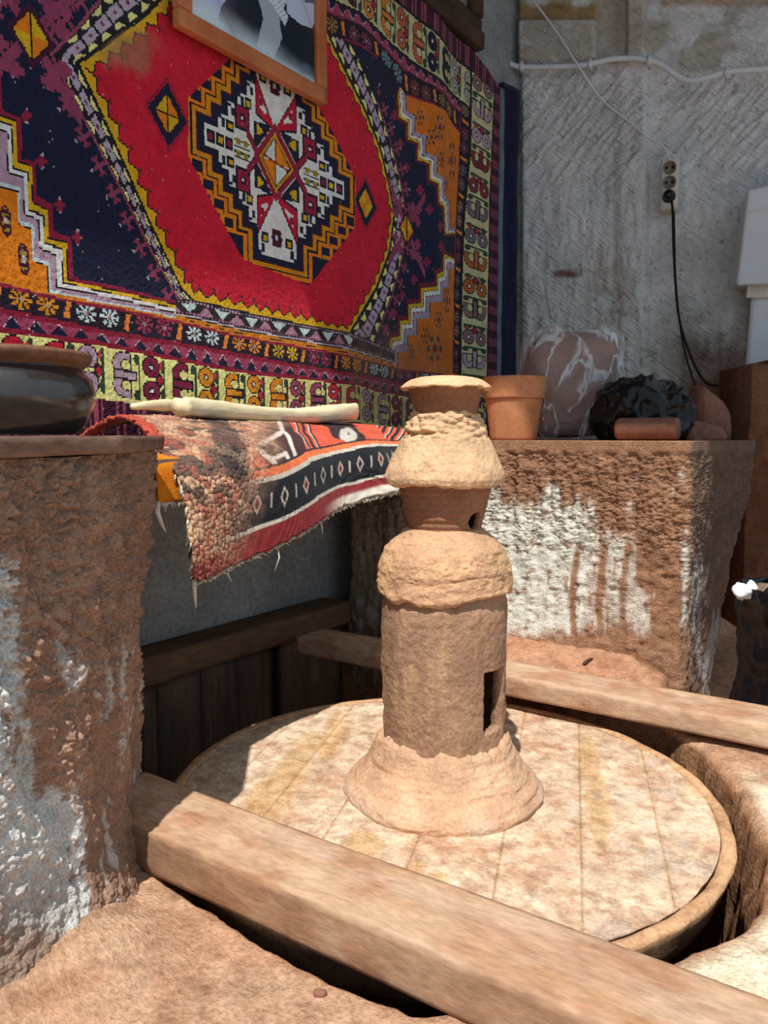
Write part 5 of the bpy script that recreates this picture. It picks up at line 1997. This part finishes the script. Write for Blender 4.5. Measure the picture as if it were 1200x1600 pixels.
# ==================================================================== THINGS ON THE LEDGE
# flowerpot
P0 = ony(802, 689, 1.045)
mp_ = depth(P0) / F
zt = LEDGE_Z
pot = thing('flowerpot', (P0[0], 1.045, zt), 'terracotta flowerpot standing on the ledge right behind the wheel head', 'flowerpot')
H_ = 97 * mp_
rt, rb_ = 48.5 * mp_, 36 * mp_
ctr = (P0[0], 1.045, zt)
pr = [(0.012, 0.0), (rb_, 0.0), (rb_ * 1.02, 0.003), (rb_ + (rt * 0.91 - rb_) * 1.0, 0.63 * H_), (rt * 0.90, 0.62 * H_), (rt * 0.91, 0.50 * H_), (rt * 0.80, 0.3 * H_), (rb_ * 0.9, 0.05 * H_), (0.012, 0.04 * H_)]
pr = [(0.012, 0.0), (rb_ * 0.97, 0.0), (rb_, 0.004), (rt * 0.905, 0.66 * H_), (rt * 0.84, 0.66 * H_), (rb_ * 0.92, 0.03 * H_), (0.012, 0.03 * H_)]
V, Fc = lathe(resample(pr, 60), 120, ctr)
mesh_obj('body', V, Fc, m_terra, pot)
pr = [(rt * 0.86, 0.655 * H_), (rt * 0.95, 0.655 * H_), (rt * 0.972, 0.675 * H_), (rt * 1.0, 0.97 * H_), (rt * 0.99, 1.0 * H_), (rt * 0.93, 1.0 * H_), (rt * 0.90, 0.9 * H_), (rt * 0.86, 0.655 * H_)]
V, Fc = lathe(resample(pr, 60), 120, ctr)
mesh_obj('rim', V, Fc, m_terra, pot)


def blob(center, ax, ay, az, nu_, nv_, power, dispf, base_z, basis=None):
    """super-ellipsoid lump resting on base_z"""
    u = np.linspace(0, 2 * math.pi, nu_, endpoint=False)
    v = np.linspace(-math.pi / 2, math.pi / 2, nv_)
    Ug, Vg = np.meshgrid(u, v, indexing='ij')
    f = lambda x_, p_: np.sign(x_) * np.abs(x_) ** p_
    X = f(np.cos(Vg), power) * f(np.cos(Ug), power)
    Y = f(np.cos(Vg), power) * f(np.sin(Ug), power)
    Z = f(np.sin(Vg), power)
    Pn_ = np.stack([X.ravel(), Y.ravel(), Z.ravel()], 1)
    L = np.linalg.norm(Pn_, axis=1, keepdims=True)
    e1, e2 = (np.array([1, 0, 0]), np.array([0, 1, 0])) if basis is None else basis
    V = np.asarray(center) + Pn_[:, :1] * ax * e1 + Pn_[:, 1:2] * ay * e2 + Pn_[:, 2:3] * az * np.array([0, 0, 1.0])
    N_ = Pn_[:, :1] * e1 + Pn_[:, 1:2] * e2 + Pn_[:, 2:3] * np.array([0, 0, 1.0])
    N_ /= np.linalg.norm(N_, axis=1, keepdims=True)
    V = V + N_ * dispf(V, Pn_)[:, None]
    V[:, 2] = np.maximum(V[:, 2], base_z + 0.0005 * (V[:, 2] - base_z))
    return V, grid_faces(nu_, nv_, True)


BAS = (R_, FW_)
# clay block in clear plastic
Yb = 1.30
c0 = ony(884, 689, Yb)
mp_ = depth(c0) / F
cb = np.array([c0[0], Yb, LEDGE_Z + 84 * mp_])
bag = thing('bagged_clay', (c0[0], Yb, LEDGE_Z), 'big block of brown clay wrapped in crinkled clear plastic on the ledge', 'clay bag')


def wr1(V, Pn_):
    return 0.012 * fbm(V, 7, 3, 731)


def shear(V, c, k):
    V = V.copy()
    V += np.outer((V[:, 2] - c[2]), R_) * k
    return V


V, Fc = blob(cb, 66 * mp_, 60 * mp_, 80 * mp_, 90, 60, 0.45, wr1, LEDGE_Z, BAS)
V = shear(V, cb, 0.10)
mesh_obj('clay_block', V, Fc, m_claydark, bag)


def wr2(V, Pn_):
    rd = 1 - np.abs(fbm(V * [1, 1, 0.7], 9, 3, 733))
    rd2 = 1 - np.abs(fbm(V, 22, 3, 734))
    return 0.008 + 0.018 * np.maximum(0, rd - 0.72) * 3 + 0.010 * np.maximum(0, rd2 - 0.7) * 2 + 0.006 * fbm(V, 7, 3, 731)


V, Fc = blob(cb, 68 * mp_, 62 * mp_, 82 * mp_, 200, 140, 0.45, wr2, LEDGE_Z, BAS)
V = shear(V, cb, 0.10)
o = mesh_obj('plastic_wrap', V, Fc, m_bagclear, bag)
tw = CAM + ray(952, 545) * (depth(cb) - 0.07)
V, Fc = blob(tw, 12 * mp_, 12 * mp_, 26 * mp_, 50, 40, 0.8, lambda V_, p_: 0.008 * fbm(V_, 30, 3, 735), LEDGE_Z, BAS)
o = mesh_obj('twisted_end', V, Fc, m_white, bag)
o['label'] = 'whitish gathered plastic end'

# black bag
Yb = 1.22
c0 = ony(1005, 689, Yb)
mp_ = depth(c0) / F
cb = np.array([c0[0], Yb, LEDGE_Z + 40 * mp_])


def wr3(V, Pn_):
    rd = 1 - np.abs(fbm(V, 10, 3, 741))
    rd2 = 1 - np.abs(fbm(V, 26, 3, 742))
    rd3 = 1 - np.abs(fbm(V * [1, 1, 0.5], 16, 3, 744))
    return 0.06 * (rd - 0.7) + 0.012 * (rd2 - 0.7) + 0.035 * (rd3 - 0.7) + 0.02 * fbm(V, 5, 2, 743)


V, Fc = blob(cb, 66 * mp_, 46 * mp_, 48 * mp_, 200, 130, 0.75, wr3, LEDGE_Z, BAS)
o = mesh_obj('black_bag', V, Fc, m_black, origin=(cb[0], cb[1], LEDGE_Z))
tag(o, 'crumpled shiny black plastic bag lying on the ledge', 'plastic bag')
# clay sausage in front of it
Yb = 1.05
a_ = ony(964, 671, Yb)
b_ = ony(1060, 671, Yb)
mp_ = depth(a_) / F
rr_ = 17.5 * mp_
for q in (a_, b_):
    q[2] = LEDGE_Z + rr_
sp = resample([a_, b_], 40)
V, Fc = tube(sp, np.interp(np.linspace(0, 1, 40), [0, 0.02, 0.06, 0.94, 0.98, 1], [0.80, 0.93, 1.0, 1.0, 0.95, 0.85]) * rr_, 32)
V += (0.002 * fbm(V, 16, 3, 751))[:, None] * np.array([0.3, 0.8, 0])
o = mesh_obj('clay_roll', V, Fc, m_claydark, origin=(0.5 * (a_ + b_)) - np.array([0, 0, rr_]))
tag(o, 'short cylinder of raw brown clay lying in front of the black bag', 'clay')
# two clay offcuts at the end of the ledge
for nm, q, hx, hz, lab, sd_ in (('clay_slab', (1094, 689, 1.30), 32, 36, 'low wedge of drying brown clay beside the black bag on the ledge', 761),
                               ('clay_lump', (1104, 689, 1.75), 27, 88, 'tall rough block of brown clay at the far end of the ledge', 762)):
    c0 = ony(q[0], q[1], q[2])
    mp_ = depth(c0) / F
    cb = np.array([c0[0], q[2], LEDGE_Z])
    V, Fc = blob(cb, hx * mp_, 34 * mp_, hz * mp_, 80, 60, 0.5, lambda V_, p_: 0.012 * fbm(V_, 12, 4, sd_) + 0.004 * fbm(V_, 50, 3, sd_), LEDGE_Z, BAS)
    V[:, 2] = LEDGE_Z + (V[:, 2] - LEDGE_Z) * (1 - 0.35 * smooth(-hx * mp_, hx * mp_, (V - cb) @ R_))
    o = mesh_obj(nm, V, Fc, m_claydark, origin=(cb[0], cb[1], LEDGE_Z))
    tag(o, lab, 'clay')

# ==================================================================== WALL FITTINGS
# white conduit
cp = [onwall(a, b, 0.075 if b < 108 else 0.03) for a, b in ((758, -30), (764, 10), (770, 50), (782, 85), (800, 101), (830, 105), (900, 103), (930, 98), (960, 92), (1000, 92), (1030, 100), (1060, 120), (1080, 126), (1110, 120), (1140, 112), (1200, 108), (1260, 106))]
cond = thing('cable_conduit', onwall(1000, 100, 0.07), 'white cable conduit clipped across the top of the back wall', 'conduit')
cp = [onwall(a, b, 0.085) for a, b in ((758, -30), (764, 10), (770, 50), (782, 85), (800, 101), (830, 105), (900, 103), (930, 98), (960, 92), (1000, 92), (1030, 100), (1060, 120), (1080, 126), (1110, 120), (1140, 112), (1200, 108), (1260, 106))]
V, Fc = tube(spline(cp, 140), 0.0125, 10)
mesh_obj('pipe', V, Fc, m_conduit, cond)
for (a, b) in ((815, 104), (922, 100), (1014, 95), (1135, 113)):
    c = onwall(a, b, 0.085)
    V, Fc = box_vf((-0.008, -0.05, -0.019), (0.008, 0.016, 0.019), (2, 2, 2))
    Wm = c + V[:, :1] * WE + V[:, 1:2] * WN + V[:, 2:3] * np.array([0, 0, 1.0])
    mesh_obj('clip', Wm, Fc, m_white, cond, smoothed=False)
# thin white wire
wp = [onwall(a, b, 0.115 if b < 110 else 0.045) for a, b in ((815, -30), (833, 0), (870, 50), (905, 105), (940, 155), (985, 192), (1013, 215), (1030, 224), (1042, 236), (1047, 252))]
V, Fc = tube(spline(wp, 90), [0.005] * 58 + [0.0034] * 32, 8)
o = mesh_obj('thin_wire', V, Fc, m_conduit, origin=wp[5])
tag(o, 'thin white wire running diagonally down the wall to the power strip', 'wire')
# power strip
strip = thing('power_strip', onwall(1047, 291, 0.0), 'three-way white power strip fixed upright on the back wall', 'power strip')
S0 = onwall(1047, 291, 0.0)
mp_ = depth(S0) / F


def onstrip(V):
    return S0 + V[:, :1] * WE + V[:, 1:2] * WN + V[:, 2:3] * np.array([0, 0, 1.0])


hw_, hh_ = 13.5 * mp_, 39 * mp_
lo, hi = np.array((-hw_, -0.045, -hh_)), np.array((hw_, 0.04, hh_))
V, Fc = box_vf(lo, hi, (8, 6, 16))
V = soften(V, lo, hi, 0.012)
mesh_obj('housing', onstrip(V), Fc, m_offwhite, strip)
for k, zc in enumerate((24, 2, -19)):
    rs = 9.5 * mp_
    pr = [(0.001, 0.004), (rs * 0.82, 0.004), (rs * 0.88, 0.012), (rs, 0.012), (rs * 1.04, 0.0), (0.001, 0.0)]
    Vl, Fl = lathe(pr, 32)
    Vl = np.stack([Vl[:, 0], 0.038 + Vl[:, 2], Vl[:, 1] + zc * mp_], 1)
    so = mesh_obj('socket', onstrip(Vl), Fl, m_socket if k < 2 else m_black, strip)
    if k < 2:
        for sgn in (-1, 1):
            Vl, Fl = lathe([(0.001, 0.003), (0.0065, 0.003), (0.0065, 0.0)], 12)
            Vl = np.stack([Vl[:, 0] + sgn * 0.013, 0.042 + Vl[:, 2], Vl[:, 1] + zc * mp_], 1)
            mesh_obj('contact_hole', onstrip(Vl), Fl, m_black, so)
# black plug with cable
plug = thing('black_cable', onwall(1049, 312, 0.04), 'black plug and cable hanging from the lowest socket of the power strip', 'cable')
Vl, Fl = lathe(spline([(0.001, 0.0), (7.5 * mp_, 0.0), (8 * mp_, 0.02), (6 * mp_, 0.04), (0.001, 0.045)], 24), 28)
Vl = np.stack([Vl[:, 0], 0.046 + Vl[:, 2], Vl[:, 1] - 19 * mp_], 1)
mesh_obj('plug', onstrip(Vl), Fl, m_black, plug)
kp = [onwall(1049, 312, 0.085), onwall(1051, 330, 0.07), onwall(1053, 400, 0.04), onwall(1060, 490, 0.04), onwall(1075, 545, 0.045), onwall(1095, 588, 0.05), onwall(1115, 602, 0.05), onwall(1160, 595, 0.05), onwall(1230, 570, 0.04)]
V, Fc = tube(spline(kp, 90), 0.0058, 8)
mesh_obj('cord', V, Fc, m_cable, plug)
kp = [onwall(1053, 330, 0.03), onwall(1056, 440, 0.03), onwall(1066, 530, 0.035), onwall(1082, 590, 0.04), onwall(1095, 612, 0.05), onwall(1118, 625, 0.05), onwall(1145, 618, 0.05), onwall(1175, 600, 0.05), onwall(1230, 590, 0.05)]
V, Fc = tube(spline(kp, 90), 0.0042, 8)
o = mesh_obj('thin_cable', V, Fc, m_cable, origin=kp[4])
tag(o, 'thin dark cable sagging in a loop low on the back wall', 'cable')

# towel dispenser
disp = thing('towel_dispenser', onwall(1220, 446, 0.0), 'white wall-mounted paper towel dispenser at the right edge', 'dispenser')


def wprism(front, back, doff_f, doff_b):
    """prism between a front outline (photo points, offset from the wall) and a back outline"""
    a = [onwall(px_, py_, doff_f) for px_, py_ in front]
    b = [onwall(px_, py_, doff_b) for px_, py_ in back]
    n_ = len(a)
    V = np.array(a + b)
    Fl = [tuple(range(n_)), tuple(reversed(range(n_, 2 * n_)))]
    for i in range(n_):
        j = (i + 1) % n_
        Fl.append((i, i + n_, j + n_, j))
    return V, Fl


V, Fc = wprism([(1168, 296), (1320, 262), (1330, 440), (1150, 446)], [(1160, 312), (1300, 285), (1300, 452), (1140, 452)], 0.20, -0.02)
ob = mesh_obj('cover', V, Fc, m_white, disp, smoothed=False)
bv = ob.modifiers.new('bevel', 'BEVEL')
bv.width = 0.012
bv.segments = 3
V, Fc = wprism([(1170, 329), (1330, 300), (1330, 303), (1170, 332)], [(1170, 329), (1330, 300), (1330, 303), (1170, 332)], 0.206, 0.199)
mesh_obj('seam', V, Fc, m_paper, disp, smoothed=False)
V, Fc = wprism([(1168, 446), (1310, 442), (1310, 464), (1166, 465)], [(1172, 446), (1300, 444), (1300, 462), (1172, 463)], 0.14, -0.02)
mesh_obj('outlet', V, Fc, m_offwhite, disp, smoothed=False)
# paper hanging out of it
na2, nt2 = 16, 40
A2, T2_ = np.meshgrid(np.linspace(0, 1, na2), np.linspace(0, 1, nt2), indexing='ij')
V = []
for a, t in zip(A2.ravel(), T2_.ravel()):
    xl = 1174 + (1163 - 1174) * t
    V.append(onwall(xl + a * 120, 462 + (594 - 462) * t - a * 8, 0.11 + 0.02 * math.sin(t * 2.4)))
o = mesh_obj('paper_towel', np.array(V), grid_faces(na2, nt2), m_paper, origin=np.array(V).mean(0))
sm = o.modifiers.new('thickness', 'SOLIDIFY')
sm.thickness = 0.003
tag(o, 'blank white paper sheet hanging below the dispenser', 'paper')

# ==================================================================== RUBBISH BAG BEHIND THE PLANK
P0 = onz(1205, 1085, 0.02)
D_ = 2.06
c0 = CAM + ray(1246, 1000) * D_
mp_ = D_ / F
bz0 = -0.24
topz = (CAM + ray(1200, 915) * D_)[2]
binn = thing('rubbish_bag', (c0[0], c0[1], bz0), 'black bin bag of rubbish standing on the floor at the right edge behind the plank', 'rubbish bag')
hb = topz - bz0
pr = [(0.01, 0.0), (70 * mp_, 0.0), (92 * mp_, 0.10 * hb), (98 * mp_, 0.3 * hb), (80 * mp_, 0.55 * hb), (84 * mp_, 0.8 * hb), (86 * mp_, 0.97 * hb), (82 * mp_, 1.0 * hb), (76 * mp_, 0.96 * hb), (74 * mp_, 0.7 * hb), (0.01, 0.66 * hb)]
V, Fc = lathe(spline(pr, 110), 160, (c0[0], c0[1], bz0))
dr_ = V - np.array([c0[0], c0[1], 0])
dr_[:, 2] = 0
dr_ /= np.maximum(np.linalg.norm(dr_, axis=1, keepdims=True), 1e-6)
rd = 1 - np.abs(fbm(V * [1, 1, 0.6], 9, 3, 781))
V += dr_ * (0.03 * (rd - 0.7) + 0.01 * fbm(V, 24, 3, 782))[:, None]
mesh_obj('sack', V, Fc, m_black, binn)
for (px_, py_, wx_, hz_, nm, mt, lab, cat, sd_) in ((1168, 925, 20, 14, 'crumpled_paper', m_paper, 'crumpled white paper poking out of the black rubbish bag', 'paper', 791),
                                                 (1196, 928, 16, 16, 'paper_cup', m_cup, 'brown and white discarded cup lying in the mouth of the rubbish bag', 'cup', 792)):
    c = CAM + ray(px_, py_) * (D_ - 0.02)
    if nm == 'paper_cup':
        Vl, Fl = lathe([(0.001, 0.0), (0.024, 0.0), (0.034, 0.075), (0.036, 0.077), (0.034, 0.079), (0.031, 0.075), (0.022, 0.004), (0.001, 0.004)], 40)
        # lying with its mouth towards the viewer
        Vw = c + Vl[:, :1] * R_ + Vl[:, 1:2] * np.array([0, 0, 1.0]) - (Vl[:, 2:3] - 0.03) * FW_
        o = mesh_obj(nm, Vw, Fl, mt, origin=c)
    else:
        V, Fc = blob(c, wx_ * mp_, 14 * mp_, hz_ * mp_, 40, 30, 0.9, lambda V_, p_: 0.022 * fbm(V_, 30, 3, sd_), 0, BAS)
        o = mesh_obj(nm, V, Fc, mt, origin=c)
    tag(o, lab, cat)

# ==================================================================== SMALL STONES AND CRUMBS
crumbs = [((932, 1602), 0.02, 0.008, 'small clod of earth beside the near plank at the bottom edge'),
          ((500, 1556), 0.02, 0.006, 'small clod of earth in front of the near plank, by the dark gap')]
for k, ((px_, py_), z_, r2, lab) in enumerate(crumbs[1:]):
    c = onz(px_, py_, z_)
    V, Fc = blob(c + np.array([0, 0, r2 * 0.6]), r2 * 1.4, r2, r2 * 0.8, 24, 16, 0.9, lambda V_, p_: 0.002 * fbm(V_, 120, 3, 795), 0, BAS)
    o = mesh_obj('earth_clod', V, Fc, m_claydark, origin=c)
    tag(o, lab, 'clod')

def floor_z(p):
    d = np.hypot(FLOORV[:, 0] - p[0], FLOORV[:, 1] - p[1])
    i = np.argsort(d)[:4]
    return float(np.average(FLOORV[i, 2], weights=1 / (d[i] + 1e-4)))


tw0 = onz(912, 1044, 0.045)
tw1 = onz(925, 1040, 0.045)
for q in (tw0, tw1):
    q[2] = floor_z(q) + 0.004
V, Fc = tube(spline([tw0, 0.5 * (tw0 + tw1) + np.array([0, 0, 0.004]), tw1], 12), [0.0045] * 5 + [0.0035] * 7, 7)
o = mesh_obj('twig', V, Fc, m_brownwood, origin=tw0)
tag(o, 'tiny dark twig on the red earth at the foot of the ledge', 'twig')
